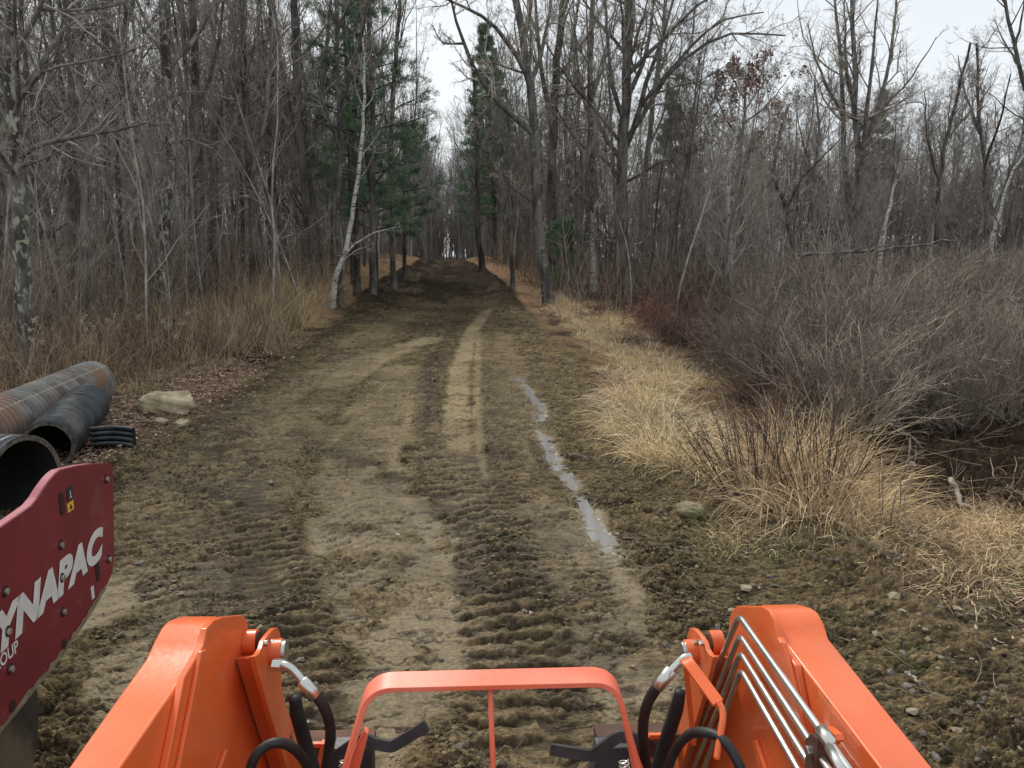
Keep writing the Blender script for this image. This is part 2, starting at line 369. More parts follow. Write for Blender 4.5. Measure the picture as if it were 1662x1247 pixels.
zf = n.nodes.new('ShaderNodeTexNoise'); zf.inputs['Scale'].default_value = 45; zf.inputs['Detail'].default_value = 8; zf.inputs['Roughness'].default_value = .7; L(tcg.outputs['Object'], zf.inputs['Vector'])
mr = n.nodes.new('ShaderNodeMapRange'); mr.inputs[1].default_value = .3; mr.inputs[2].default_value = .7; mr.inputs[3].default_value = .5; mr.inputs[4].default_value = 1.5; L(zf.outputs[0], mr.inputs[0])
q = n.nodes.new('ShaderNodeMixRGB'); q.blend_type = 'MULTIPLY'; q.inputs[0].default_value = 1; L(a.outputs[0], q.inputs[1]); L(mr.outputs[0], q.inputs[2]); L(q.outputs[0], b.inputs['Base Color'])
aw = n.nodes.new('ShaderNodeAttribute'); aw.attribute_name = 'wet'
# fine dark cracks and pale grit of the churned clay
mpz = n.nodes.new('ShaderNodeMapping'); mpz.inputs['Scale'].default_value = (14, 34, 20); L(tcg.outputs['Object'], mpz.inputs[0])
zc = n.nodes.new('ShaderNodeTexNoise'); zc.inputs['Scale'].default_value = 1; zc.inputs['Detail'].default_value = 7; zc.inputs['Roughness'].default_value = .68; zc.inputs['Distortion'].default_value = .8; L(mpz.outputs[0], zc.inputs['Vector'])
mc = n.nodes.new('ShaderNodeMapRange'); mc.inputs[1].default_value = .50; mc.inputs[2].default_value = .45; mc.inputs[4].default_value = .6; L(zc.outputs[0], mc.inputs[0])
ar = n.nodes.new('ShaderNodeAttribute'); ar.attribute_name = 'rgh'
mm = n.nodes.new('ShaderNodeMath'); mm.operation = 'MULTIPLY'; L(mc.outputs[0], mm.inputs[0]); L(ar.outputs['Fac'], mm.inputs[1])
q2 = n.nodes.new('ShaderNodeMixRGB'); L(mm.outputs[0], q2.inputs[0]); L(q.outputs[0], q2.inputs[1]); q2.inputs[2].default_value = (.030, .023, .015, 1)
mg = n.nodes.new('ShaderNodeMapRange'); mg.inputs[1].default_value = .57; mg.inputs[2].default_value = .64; mg.inputs[4].default_value = .55; L(zc.outputs[0], mg.inputs[0])
mm2 = n.nodes.new('ShaderNodeMath'); mm2.operation = 'MULTIPLY'; L(mg.outputs[0], mm2.inputs[0]); L(ar.outputs['Fac'], mm2.inputs[1])
q3 = n.nodes.new('ShaderNodeMixRGB'); L(mm2.outputs[0], q3.inputs[0]); L(q2.outputs[0], q3.inputs[1]); q3.inputs[2].default_value = (.25, .195, .115, 1); L(q3.outputs[0], b.inputs['Base Color'])
rr = n.nodes.new('ShaderNodeMapRange'); rr.inputs[3].default_value = .92; rr.inputs[4].default_value = .28; L(aw.outputs['Fac'], rr.inputs[0]); L(rr.outputs[0], b.inputs['Roughness'])
sl = n.nodes.new('ShaderNodeMapRange'); sl.inputs[3].default_value = .03; sl.inputs[4].default_value = .5; L(aw.outputs['Fac'], sl.inputs[0]); L(sl.outputs[0], b.inputs['Specular IOR Level'])
bn = n.nodes.new('ShaderNodeBump'); bn.inputs['Distance'].default_value = .019; ad = n.nodes.new('ShaderNodeMath'); ad.operation = 'MULTIPLY_ADD'; L(zc.outputs[0], ad.inputs[0]); ad.inputs[1].default_value = 1.8; L(zf.outputs[0], ad.inputs[2]); L(ad.outputs[0], bn.inputs['Height'])
bs = n.nodes.new('ShaderNodeMapRange'); bs.inputs[3].default_value = 1.0; bs.inputs[4].default_value = .15; L(aw.outputs['Fac'], bs.inputs[0]); L(bs.outputs[0], bn.inputs['Strength']); L(bn.outputs[0], b.inputs['Normal'])
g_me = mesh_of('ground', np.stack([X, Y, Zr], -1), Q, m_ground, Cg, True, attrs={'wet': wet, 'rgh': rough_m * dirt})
tag(obj('ground', g_me), kind='structure')
# surface height incl. relief, for things lying on it
def surf(x, y):
    i = np.clip(np.searchsorted(rows, y), 1, nr - 1); s = x / (np.maximum(y, 2.0) + .2); j = np.clip(np.searchsorted(cols, s), 1, nc - 1)
    return Zr.reshape(nr, nc)[i, j]

# puddle water in the wheel rut
m_water = M('rain_water', (.27, .265, .25), None, rough=.06, spec=1.0)
pp = [(838, 612), (862, 640), (880, 665), (878, 700), (900, 750), (940, 800), (962, 850), (1000, 905)]
P = np.array([ground_px(*q_) for q_ in pp]); PP = []
for i in range(len(P) - 1):
    for t in np.linspace(0, 1, 14, endpoint=False): PP.append(P[i] * (1 - t) + P[i + 1] * t)
PP = np.array(PP); V = []; 
for i, p in enumerate(PP):
    wdt = .030 + .075 * vn(np.array([i * .17]), np.array([2.3]), 1)[0]
    for s in np.linspace(-1, 1, 5): V.append((p[0] + s * wdt, p[1], gz(p[0], p[1]) - .007))
k = len(PP); ii = np.arange(k - 1)[:, None] * 5 + np.arange(4)[None]; ii = ii.ravel()
wme = mesh_of('puddle', V, np.stack([ii, ii + 1, ii + 6, ii + 5], -1), m_water)
tag(obj('puddle', wme), kind='structure')

# ------------------------------------------------------------------ branches
def norm(v): return v / np.maximum(np.linalg.norm(v, axis=-1, keepdims=True), 1e-9)
def grow(st, di, ln, n, wob=.2, up=.1):
    B = len(st); P = np.zeros((B, n, 3)); P[:, 0] = st; d = norm(di); step = ln / (n - 1)
    for i in range(1, n):
        d = norm(d + R.normal(0, wob, (B, 3)) + np.array([0, 0, up])); P[:, i] = P[:, i - 1] + d * step[:, None]
    return P
def taper(r0, n, tip=.25): return r0[:, None] * np.linspace(1, tip, n)[None] 
def spawn(P, Rr, cnt, t0, ang, ratio, rr=.55, t1=.98, jit=.3, maxlen=None):
    """children of the branches P: start points, directions, lengths, radii"""
    B, n, _ = P.shape; k = np.repeat(np.arange(B), cnt) if not np.isscalar(cnt) else np.repeat(np.arange(B), cnt)
    t = t0 + (t1 - t0) * R.random(len(k)); f = t * (n - 1); i = np.minimum(f.astype(int), n - 2); f = f - i
    st = P[k, i] * (1 - f)[:, None] + P[k, i + 1] * f[:, None]; tg = norm(P[k, i + 1] - P[k, i])
    rv = norm(np.cross(tg, R.normal(0, 1, (len(k), 3)))); a = ang + R.normal(0, .18, len(k))
    di = tg * np.cos(a)[:, None] + rv * np.sin(a)[:, None]
    L0 = np.linalg.norm(np.diff(P, axis=1), axis=2).sum(1)[k]
    ln = L0 * ratio * (1 - .55 * t) * (1 + R.uniform(-jit, jit, len(k)))
    if maxlen: ln = np.minimum(ln, maxlen * R.uniform(.6, 1, len(k)))
    r = Rr[k, i] * rr
    return st, di, ln, r
def tubes(P, Rr, sides):
    B, n, _ = P.shape; T = np.zeros_like(P); T[:, 1:-1] = P[:, 2:] - P[:, :-2]; T[:, 0] = P[:, 1] - P[:, 0]; T[:, -1] = P[:, -1] - P[:, -2]; T = norm(T)
    m = norm(P[:, -1] - P[:, 0]); ref = np.where(np.abs(m[:, 2:3]) > .8, np.array([1., 0, 0]), np.array([0, 0, 1.]))[:, None]
    U = norm(np.cross(T, ref)); W = np.cross(T, U)
    a = np.arange(sides) * 2 * np.pi / sides
    V = P[:, :, None] + Rr[:, :, None, None] * (np.cos(a)[None, None, :, None] * U[:, :, None] + np.sin(a)[None, None, :, None] * W[:, :, None])
    base = np.arange(B)[:, None, None] * n * sides; i = np.arange(n - 1)[None, :, None] * sides; j = np.arange(sides)[None, None]; j2 = (j + 1) % sides
    Q = np.stack([base + i + j, base + i + j2, base + i + sides + j2, base + i + sides + j], -1)
    return V.reshape(-1, 3), Q.reshape(-1, 4)
def twig_levels(mb, P, Rr, cnts, sides=(4, 3, 3), first_t=.15, ang=.8, ratio=(.5, .5, .45), up=(.05, .05, .03), rmin=.0028, npts=(6, 5, 3), wob=(.2, .22, .25), rr=.5):
    tips = None
    for lv in range(len(cnts)):
        st, di, ln, r = spawn(P, Rr, cnts[lv], first_t if lv == 0 else .12, ang, ratio[lv], rr)
        P = grow(st, di, ln, npts[lv], wob[lv], up[lv]); r = np.maximum(r, rmin); Rr = np.maximum(taper(r, npts[lv], .3), rmin * .7)
        V, Qd = tubes(P, Rr, sides[lv]); mb.add(V, Qd); tips = P
    return tips
def tree_meshes(kind, h, tr, limbs=16, cr0=.3, spread=.33, ang=.75, up=.16, det=(6, 6, 5), lean=.03, mats=None, rmin=.004, leafy=None):
    """one bare tree in metres, base at the origin: a trunk mesh and a crown mesh"""
    tp = grow(np.zeros((1, 3)), np.array([[R.normal(0, lean), R.normal(0, lean), 1.]]), np.array([h]), 14, .045, .03)
    trr = tr * (np.linspace(1, .12, 14) ** 1.0)[None].copy(); trr[0, 0] *= 1.5
    V, Qd = tubes(tp, trr, 8); tme = mesh_of(kind + '_trunk', V, Qd, mats[0])
    mb = MB(); wide = MB()
    st, di, ln, r = spawn(tp, trr, limbs, cr0, ang, spread, .5, jit=.35)
    LP_ = grow(st, di, ln, 8, .16, up); LR = np.maximum(taper(r, 8, .2), rmin); V, Qd = tubes(LP_, LR, 4); mb.add(V, Qd)
    tips = twig_levels(mb, LP_, LR, det, sides=(3, 3, 3), ratio=(.5, .5, .5), up=(.12, .1, .05), rmin=rmin)
    return tme, mb.mesh(kind + '_crown', mats[1])

# fork-topped hardwoods of the wood, spreading ones, birches, saplings
LIB = {}
for i in range(9):
    LIB.setdefault('tall', []).append(tree_meshes('tall_tree', 15 + R.uniform(-1.5, 2), R.uniform(.045, .095), 17, .22, .25, .62, .22, (6, 6, 5), mats=(m_bark if i % 3 else m_barkg, m_twig if i % 2 == 1 else m_twigd), rmin=.0045))
for i in range(5):
    LIB.setdefault('spread', []).append(tree_meshes('spreading_tree', 9.5 + R.uniform(-1, 2), R.uniform(.05, .085), 22, .14, .42, .85, .14, (7, 6, 5), .06, mats=(m_barkg if i % 2 else m_bark, m_twig if i % 2 else m_twigd), rmin=.005))
for i in range(3):
    LIB.setdefault('birch', []).append(tree_meshes('birch', 10 + R.uniform(-1, 2), R.uniform(.06, .09), 16, .4, .26, .6, .15, (5, 6, 5), .10, mats=(m_birch, m_twig), rmin=.005))
def sapling_mesh(h):
    mb = MB(); tp = grow(np.zeros((1, 3)), np.array([[R.normal(0, .08), R.normal(0, .08), 1.]]), np.array([h]), 9, .07, .03)
    trr = R.uniform(.016, .035) * np.linspace(1, .2, 9)[None]; V, Qd = tubes(tp, trr, 5); mb.add(V, Qd)
    st, di, ln, r = spawn(tp, trr, 16, .15, .75, .32, .5); P_ = grow(st, di, ln, 6, .15, .08); Rr = np.maximum(taper(r, 6), .004); V, Qd = tubes(P_, Rr, 3); mb.add(V, Qd)
    twig_levels(mb, P_, Rr, (5, 4), sides=(3, 3), ratio=(.5, .5), rmin=.0035)
    return mb.mesh('sapling', m_twig)
SAP = [sapling_mesh(R.uniform(4.5, 7.5)) for i in range(7)]

def plant_tree(name, lib, x, y, s, label, group, cat='tree', tilt=0.05):
    root = empty(name, on(x, y, -.08), R.uniform(0, 6.28)); root.scale = (s, s, s * R.uniform(.92, 1.08))
    root.rotation_euler = (R.normal(0, tilt), R.normal(0, tilt), R.uniform(0, 6.28))
    obj('trunk', lib[0], root); obj('crown', lib[1], root); tag(root, label, cat, group); return root

# ---- hero trees: trunk and chief limbs follow the photograph, twigs grow from them
def px_line(px, Y, dY=0.0, n=10):
    P = np.array(px, float); s = np.concatenate([[0], np.cumsum(np.hypot(*np.diff(P, axis=0).T))]); t = np.linspace(0, s[-1], n)
    u = np.interp(t, s, P[:, 0]); v = np.interp(t, s, P[:, 1])
    u = u + np.concatenate([[0], R.normal(0, .9, n - 2), [0]]) if n > 3 else u
    return np.array([at(a, b_, Y + dY * (k / (n - 1))) for k, (a, b_) in enumerate(zip(u, v))])
def hero(name, label, px, wpx, limbs, mats, Y=None, dens=1.0, tip=.4, auto=8, auto_t=.45, cat='tree', rmin=.004, det=(6, 5, 4), leaves=None, group=None, tw=None, autolen=.28):
    if Y is None: Y = ground_px(*px[0])[1]
    T = px_line(px, Y, 0, 18); base = T[0].copy(); g = float(gz(base[0], base[1])); T[0, 2] = min(T[0, 2], g) - .05
    root = empty(name, tuple(T[0])); off_ = T[0].copy()
    rr = .84 * wpx / 2 / F * Y * np.linspace(1, tip, 18)[None].copy(); rr[0, 0] *= 1.35; rr[0, 1] *= 1.08
    V, Qd = tubes((T - off_)[None], rr, 10); obj('trunk', mesh_of(name + '_trunk', V, Qd, mats[0]), root)
    mb = MB(); lp = []; lr = []
    for lm in limbs:
        pl, wl = lm[0], lm[1]; dY = lm[2] if len(lm) > 2 else R.uniform(-.12, .12) * Y
        # the limb starts on the trunk's own surface, then follows its line
        L_ = px_line(pl, Y, dY, 9) - off_; cand = np.concatenate([np.linspace(T[i] - off_, T[i + 1] - off_, 6) for i in range(17)] + [q_ for q_ in lp])
        gap = cand[np.argmin(np.hypot(cand[:, 0] - L_[0, 0], cand[:, 2] - L_[0, 2]))] - L_[0]; L_ = L_ + gap * np.linspace(1, 0, 9)[:, None] ** 1.5; lp.append(L_); lr.append(np.maximum(wl / 2 / F * Y * np.linspace(1, .25, 9), rmin))
    st, di, ln, r = spawn((T - off_)[None], rr, auto, auto_t, .75, autolen, .4, jit=.35)
    if auto:
        A = grow(st, di, ln, 9, .13, .13); AR = np.maximum(taper(r, 9, .2), rmin)
        lp += list(A); lr += list(AR)
    LPs = np.array(lp); LRs = np.array(lr)
    V, Qd = tubes(LPs, LRs, 6); lmb = MB(); lmb.add(V, Qd)
    tips = twig_levels(mb, LPs, LRs, tuple(max(2, int(d * dens)) for d in det), sides=(4, 3, 3), ratio=(.42, .5, .5), up=(.07, .06, .03), rmin=rmin * .8)
    lim = obj('limbs', lmb.mesh(name + '_limbs', mats[1]), root)
    obj('crown', mb.mesh(name + '_crown', tw or m_twig), root)
    if leaves:
        add_leaves(root, tips.reshape(-1, 3), leaves)
    tag(root, label, cat, group); return root
def leaf_quads(P, size, colr, flat=False):
    N = len(P); a = norm(R.normal(0, 1, (N, 3))) if not flat else norm(np.stack([R.normal(0, 1, N), R.normal(0, 1, N), R.normal(0, .25, N)], -1))
    b_ = norm(np.cross(a, R.normal(0, 1, (N, 3)) if not flat else norm(np.stack([R.normal(0, .3, N), R.normal(0, .3, N), np.ones(N)], -1))))
    s = size * R.uniform(.6, 1.3, N)[:, None]
    V = np.stack([P - a * s, P + b_ * s * .55, P + a * s, P - b_ * s * .55], 1)
    nn = np.cross(a, b_); V[:, 1] += nn * s * .3; V[:, 3] += nn * s * .3
    Q_ = np.arange(N * 4).reshape(N, 4); C_ = np.repeat(colr, 4, 0)
    return V.reshape(-1, 3), Q_, C_
def add_leaves(root, tips, spec):
    cnt, c, size = spec; k = R.integers(0, len(tips), cnt); P_ = tips[k] + R.normal(0, .10, (cnt, 3))
    cl = np.array(c)[None] * R.uniform(.6, 1.5, (cnt, 1)); V, Q_, C_ = leaf_quads(P_, size, cl)
    obj('leaves', mesh_of('leaves', V, Q_, m_leaf, C_, False), root)

H = []
hero('lichened_tree', 'nearest left tree, thick pale lichen-spotted trunk at the left frame edge', [(45, 612), (40, 500), (34, 400), (32, 300), (24, 220), (18, 120), (12, 0), (5, -200), (0, -420)], 34,
     [([(36, 262), (60, 240), (100, 229), (150, 219), (200, 210), (250, 196)], 9, -.8), ([(60, 238), (100, 225), (128, 185), (140, 160), (170, 115)], 8, .6),
      ([(22, 180), (50, 135), (100, 52), (140, 22), (162, -10)], 11, 1.0), ([(20, 170), (70, 108), (130, 100), (200, 88), (260, 62)], 6, -1), ([(40, 270), (75, 258), (110, 240)], 5, -.6),
      ([(20, 120), (60, 30), (90, -60), (110, -160)], 10, -1), ([(100, 52), (140, 40), (190, 20), (240, -20)], 6, .5), ([(28, 300), (5, 260), (-30, 200)], 9, -1)], (m_lichen, m_barkg), auto=7, auto_t=.35, dens=1.2)
hero('lichened_tree', 'grey trunk with pale green lichen patches behind the brown weeds, beside a thin pale stem', [(266, 532), (262, 470), (262, 400), (276, 300), (278, 240), (272, 150), (268, 60), (262, -120), (258, -380)], 24,
     [([(280, 165), (300, 148), (340, 150)], 6), ([(284, 235), (310, 228), (345, 240), (380, 275)], 5), ([(272, 200), (245, 205), (200, 190), (150, 215)], 4), ([(262, 325), (240, 300)], 5),
      ([(272, 110), (320, 60), (350, 0), (370, -80)], 9), ([(270, 80), (230, 20), (200, -60)], 8)], (m_lichen, m_barkg), auto=8, dens=1.1)
hero('slender_tree', 'thin pale stem leaning left just beside the lichened grey trunk', [(250, 500), (240, 400), (228, 300), (220, 230), (222, 150), (215, 0)], 9, [([(240, 400), (255, 360)], 3)], (m_barkg, m_barkg), auto=9, auto_t=.15)
hero('forest_tree', 'dark straight trunk standing behind the weeds left of the tall reeds', [(335, 522), (325, 440), (322, 330), (318, 220), (316, 100), (310, -50), (300, -300)], 20, [([(318, 180), (345, 120), (360, 40), (370, -60)], 8), ([(318, 140), (290, 80), (280, 0)], 7)], (m_bark, m_limb), auto=8)
hero('forest_tree', 'dark trunk forking above the reeds left of the leaning white birch', [(505, 470), (500, 400), (497, 300), (485, 200), (480, 100), (476, 0), (470, -200)], 22, [([(492, 260), (470, 190), (455, 100), (445, 0)], 10), ([(500, 310), (515, 200), (530, 90), (540, -40)], 11), ([(484, 160), (440, 120), (400, 90)], 5)], (m_bark, m_limb), auto=9)
hero('forest_tree', 'grey speckled trunk at the road edge behind the foot of the leaning birch', [(553, 497), (552, 440), (548, 380), (552, 250), (548, 120), (545, 0), (540, -200)], 12, [([(550, 250), (520, 160), (500, 60)], 6), ([(550, 180), (580, 90), (600, 0)], 7)], (m_barkg, m_limb), auto=9)
hero('leaning_birch', 'slim white birch leaning right over the left road edge with a forked arching branch', [(537, 472), (552, 430), (562, 405), (573, 350), (580, 290), (588, 220), (592, 150), (588, 60)], 10,
     [([(556, 418), (575, 398), (605, 378), (650, 368)], 4, .3), ([(556, 425), (580, 405), (600, 398)], 3, -.5), ([(583, 255), (620, 210)], 3)], (m_birch, m_birch), auto=8, auto_t=.2, cat='birch tree', Y=21.5)
hero('forest_tree', 'thin dark straight trunk at the road edge in front of the green pine', [(605, 490), (605, 420), (606, 330), (604, 230), (602, 120), (598, 0), (590, -150)], 14, [([(604, 230), (640, 150), (660, 60)], 5), ([(603, 180), (570, 100), (560, 0)], 6)], (m_bark, m_limb), auto=8)
hero('forest_tree', 'dark trunk between the reeds and the lichened trees, forking low', [(410, 500), (412, 420), (408, 320), (400, 220), (396, 120), (392, 0), (385, -200)], 16, [([(406, 300), (430, 200), (440, 90), (445, -30)], 9), ([(400, 220), (370, 120), (350, 20)], 7)], (m_bark, m_limb), auto=8)
hero('slender_tree', 'pale crooked stem among the dark trunks left of the reeds', [(372, 470), (376, 400), (385, 340), (388, 290), (378, 200), (382, 100)], 5, [([(376, 395), (365, 370)], 3)], (m_barkg, m_barkg), auto=5)
for (u, v, wp, m_, lb) in [(120, 520, 18, m_bark, 'dark trunk behind the rusty pipe nearest to the leftmost lichened tree'), (180, 505, 15, m_bark, 'dark trunk midway between the two lichened trees'), (440, 478, 13, m_bark, 'dark trunk rising out of the tallest reeds'), (580, 480, 13, m_bark, 'dark trunk just right of the leaning birch stem'), (640, 472, 11, m_barkg, 'grey speckled trunk on the leaf-covered bank below the pine')]:
    hero('forest_tree', lb, [(u, v), (u - 3, v - 120), (u + R.uniform(-8, 8), v - 300), (u + R.uniform(-14, 14), v - 480), (u + R.uniform(-20, 20), v - 700)], wp, [], (m_, m_limb), auto=14, auto_t=.3)
# right of the road
hero('roadside_maple', 'grey leaning trunk nearest the right road edge with a long limb arching over the road', [(892, 495), (886, 460), (877, 400), (872, 330), (868, 250), (866, 200), (858, 120), (850, 60), (836, 0), (815, -120), (800, -260)], 22,
     [([(866, 222), (842, 200), (808, 168), (775, 128), (755, 80), (735, 20), (725, -40)], 10, -2.0), ([(862, 150), (846, 105), (815, 55), (780, 25), (740, 5), (700, -10)], 9, -1.5), ([(870, 335), (845, 315), (815, 290), (800, 270)], 3.5, -.6),
      ([(864, 140), (880, 90), (892, 30), (898, -60)], 9, 1.5), ([(852, 70), (862, 10), (866, -80)], 9, 1), ([(808, 168), (790, 175), (765, 205)], 3, -1), ([(842, 130), (800, 105), (772, 102)], 4, -1), ([(755, 80), (720, 75), (700, 40)], 4, -1)], (m_barkg, m_limb), auto=7, dens=1.2, det=(7, 6, 5))
hero('roadside_maple', 'dark forked trunk standing close behind the leaning roadside maple', [(903, 470), (897, 400), (893, 300), (897, 220), (899, 150), (906, 80), (915, 0), (925, -160)], 22,
     [([(897, 215), (885, 160), (874, 80), (868, 0), (862, -80)], 10), ([(905, 130), (930, 95), (960, 50), (985, 0)], 7), ([(900, 160), (945, 150), (980, 120), (1010, 60)], 5)], (m_bark, m_limb), auto=7, dens=1.2)
hero('broad_maple', 'large dark maple right of the road with limbs fanning high on both sides', [(1012, 482), (1010, 430), (1012, 360), (1010, 280), (1012, 220), (1016, 150), (1018, 70), (1020, 0), (1024, -140), (1030, -300)], 24,
     [([(1010, 262), (990, 235), (965, 190), (945, 150), (935, 80), (930, 0)], 8, 1.5), ([(1010, 285), (980, 255), (945, 235), (915, 200), (900, 165)], 6, -1.5), ([(1012, 250), (1035, 200), (1050, 130), (1075, 60), (1095, 0), (1105, -60)], 11, 1),
      ([(1014, 235), (1050, 180), (1085, 120), (1130, 80), (1180, 55), (1230, 55), (1275, 58)], 8, -2), ([(1050, 180), (1100, 110), (1140, 60), (1180, 30), (1240, 20)], 7, -1), ([(1014, 200), (995, 140), (985, 60), (980, -40)], 9, -1),
      ([(1016, 160), (1050, 90), (1060, 10), (1070, -80)], 9, 2), ([(1022, 295), (1050, 280), (1075, 262), (1100, 258)], 5, -1), ([(1016, 120), (1080, 60), (1130, 10), (1180, -20)], 8, -1), ([(1010, 230), (960, 170), (915, 120), (880, 60)], 6, -2)], (m_bark, m_limb), auto=9, dens=1.3, auto_t=.4, det=(7, 6, 5))
hero('dead_limb_tree', 'grey stem beside the broad maple carrying bare white lower branches', [(1000, 470), (1002, 420), (1005, 380), (1000, 330), (990, 250)], 7, [([(1003, 392), (970, 388), (935, 398), (900, 385)], 3, -1), ([(1003, 385), (960, 378), (915, 388)], 2.5, -.6), ([(1005, 380), (1030, 400), (1055, 430)], 2.5, -.6), ([(1004, 400), (1040, 395), (1062, 370)], 2.5, .4)], (m_barkg, m_birch), auto=4, auto_t=.1, tw=m_barkg, det=(4, 3, 3))
hero('forest_tree', 'tall straight trunk between the roadside maples and the broad maple', [(962, 470), (960, 380), (962, 280), (958, 180), (958, 80), (962, 0), (965, -160)], 15, [([(958, 200), (935, 120), (925, 20)], 6), ([(958, 170), (985, 90), (1000, 0)], 6)], (m_lichen, m_limb), auto=8)
hero('forest_tree', 'thin lichened trunk just left of the tall straight trunk right of the road', [(935, 478), (933, 400), (925, 300), (915, 200), (925, 100), (940, 0)], 11, [], (m_lichen, m_limb), auto=10, auto_t=.35)
hero('forest_tree', 'grey trunk close to the right of the broad maple', [(1042, 468), (1040, 380), (1048, 280), (1058, 180), (1072, 80), (1080, 0), (1090, -120)], 13, [([(1050, 250), (1075, 190), (1090, 100)], 5)], (m_barkg, m_limb), auto=9)
hero('broken_birch', 'short pale birch with a kinked trunk behind the tall straight trunk', [(963, 440), (962, 390), (962, 345), (975, 322), (984, 295), (988, 270), (984, 240)], 11, [([(962, 345), (955, 310), (950, 280)], 5)], (m_birch, m_barkg), auto=5, cat='birch tree', Y=27)
hero('forest_tree', 'dark trunk at the right road edge just beyond the dark mud', [(783, 440), (779, 400), (774, 340), (776, 260), (772, 170), (768, 90)], 12, [([(776, 260), (800, 200), (815, 120)], 4)], (m_bark, m_limb), auto=10, Y=33, auto_t=.3)
hero('forest_tree', 'dark trunk right of the dark mud with thin twin stems', [(832, 465), (830, 400), (826, 320), (828, 240), (822, 150)], 9, [([(830, 430), (842, 340), (845, 240)], 5)], (m_bark, m_limb), auto=8, Y=26, auto_t=.3)
hero('white_birch', 'white birch stem standing behind the grey shrubs below the red-leaved oak', [(1187, 418), (1184, 370), (1181, 320), (1176, 262), (1165, 225), (1152, 190), (1142, 150)], 9.5, [([(1178, 280), (1195, 230), (1200, 170), (1210, 110)], 5, .5), ([(1172, 240), (1150, 215), (1130, 160)], 4), ([(1180, 300), (1160, 295), (1140, 290)], 2.5)], (m_birch, m_birch), auto=9, Y=33, cat='birch tree', auto_t=.35)
hero('red_leaf_oak', 'small oak still holding dark red leaves above the white birch', [(1210, 420), (1208, 370), (1205, 320), (1200, 270), (1205, 215), (1210, 160), (1215, 110)], 9, [([(1203, 260), (1235, 220), (1262, 190), (1275, 165)], 4), ([(1200, 230), (1175, 190), (1160, 150), (1165, 120)], 4), ([(1203, 250), (1180, 225), (1150, 190), (1140, 165)], 3.5), ([(1204, 200), (1240, 175), (1270, 140), (1280, 125)], 3.5), ([(1205, 180), (1235, 140), (1245, 120)], 3.5), ([(1206, 160), (1185, 120), (1190, 90)], 3), ([(1203, 280), (1240, 255), (1265, 235)], 3)], (m_barkg, m_limb), auto=8, Y=36, cat='oak tree', leaves=(2600, (.20, .09, .07), .075))
hero('tall_twin_tree', 'tallest marsh-edge tree, twin trunks with a wide fan of fine branches against the sky', [(1398, 420), (1394, 330), (1392, 250), (1388, 180), (1388, 110), (1384, 40), (1380, -40)], 15,
     [([(1376, 420), (1362, 330), (1358, 240), (1362, 160), (1362, 90), (1355, 20), (1352, -40)], 12, 1), ([(1394, 260), (1420, 190), (1440, 120), (1450, 50), (1455, -10)], 9, 1), ([(1396, 300), (1405, 220), (1412, 140), (1420, 60), (1425, 0)], 9, -1), ([(1400, 210), (1445, 165), (1480, 130), (1520, 60)], 5, 1), ([(1362, 180), (1335, 130), (1318, 80), (1312, 40)], 6, -1), ([(1388, 180), (1375, 120), (1372, 60), (1370, 0)], 7), ([(1398, 200), (1450, 175), (1500, 140)], 4)], (m_barkg, m_limb), auto=10, Y=38, dens=1.3, det=(8, 6, 5))
hero('leaning_birch', 'pale birch stem leaning right out of the shrubs near a fallen branch', [(1429, 405), (1436, 370), (1447, 325), (1455, 290), (1462, 262)], 7, [([(1455, 290), (1470, 265)], 2.5)], (m_birch, m_barkg), auto=5, Y=30, cat='birch tree')
hero('leaning_birch', 'pale birch stem leaning right at the right frame edge', [(1607, 405), (1618, 360), (1632, 310), (1645, 275), (1662, 250), (1680, 230)], 6.5, [([(1618, 360), (1600, 330)], 2)], (m_birch, m_barkg), auto=5, Y=30, cat='birch tree')
hero('edge_tree', 'tall slender tree reaching into the frame at the top right corner', [(1720, 470), (1712, 380), (1700, 280), (1680, 200), (1662, 140), (1648, 80), (1632, 10), (1620, -60)], 12, [([(1655, 110), (1630, 70), (1612, 30)], 4), ([(1690, 240), (1720, 120), (1730, 0)], 5), ([(1648, 80), (1660, 30), (1665, -30)], 4)], (m_barkg, m_limb), auto=7, Y=24)
hero('marsh_tree', 'crooked dark tree with spreading low limbs behind the shrubs, right of the red-leaved oak', [(1290, 420), (1282, 370), (1270, 320), (1255, 290), (1262, 230), (1280, 170)], 10, [([(1282, 370), (1250, 340), (1225, 335)], 4), ([(1275, 340), (1300, 290), (1340, 250), (1375, 215)], 5), ([(1280, 360), (1320, 380), (1350, 400)], 4)], (m_bark, m_limb), auto=8, Y=34, auto_t=.3)
hero('marsh_tree', 'dark thick-trunked tree behind the shrubs between the two leaning birches', [(1522, 415), (1520, 350), (1525, 290), (1535, 230), (1550, 170), (1565, 110), (1575, 70)], 10, [([(1525, 290), (1505, 220), (1500, 150)], 5), ([(1535, 230), (1575, 180), (1600, 120)], 5)], (m_bark, m_limb), auto=10, Y=38, auto_t=.3, dens=1.3)
hero('marsh_tree', 'round-crowned fine-twigged tree against the sky near the right frame edge', [(1600, 415), (1600, 340), (1598, 270), (1590, 200), (1588, 130), (1585, 70)], 10, [([(1598, 270), (1625, 190), (1640, 120)], 5), ([(1592, 220), (1565, 150), (1555, 90)], 5)], (m_bark, m_limb), auto=14, Y=40, auto_t=.3, dens=1.4)
hero('marsh_tree', 'grey thin-stemmed tree left of the tall twin trunks', [(1320, 415), (1318, 340), (1325, 270), (1330, 200), (1322, 130)], 8, [([(1322, 300), (1300, 220), (1290, 170)], 4)], (m_barkg, m_limb), auto=12, Y=36, auto_t=.3, dens=1.2)

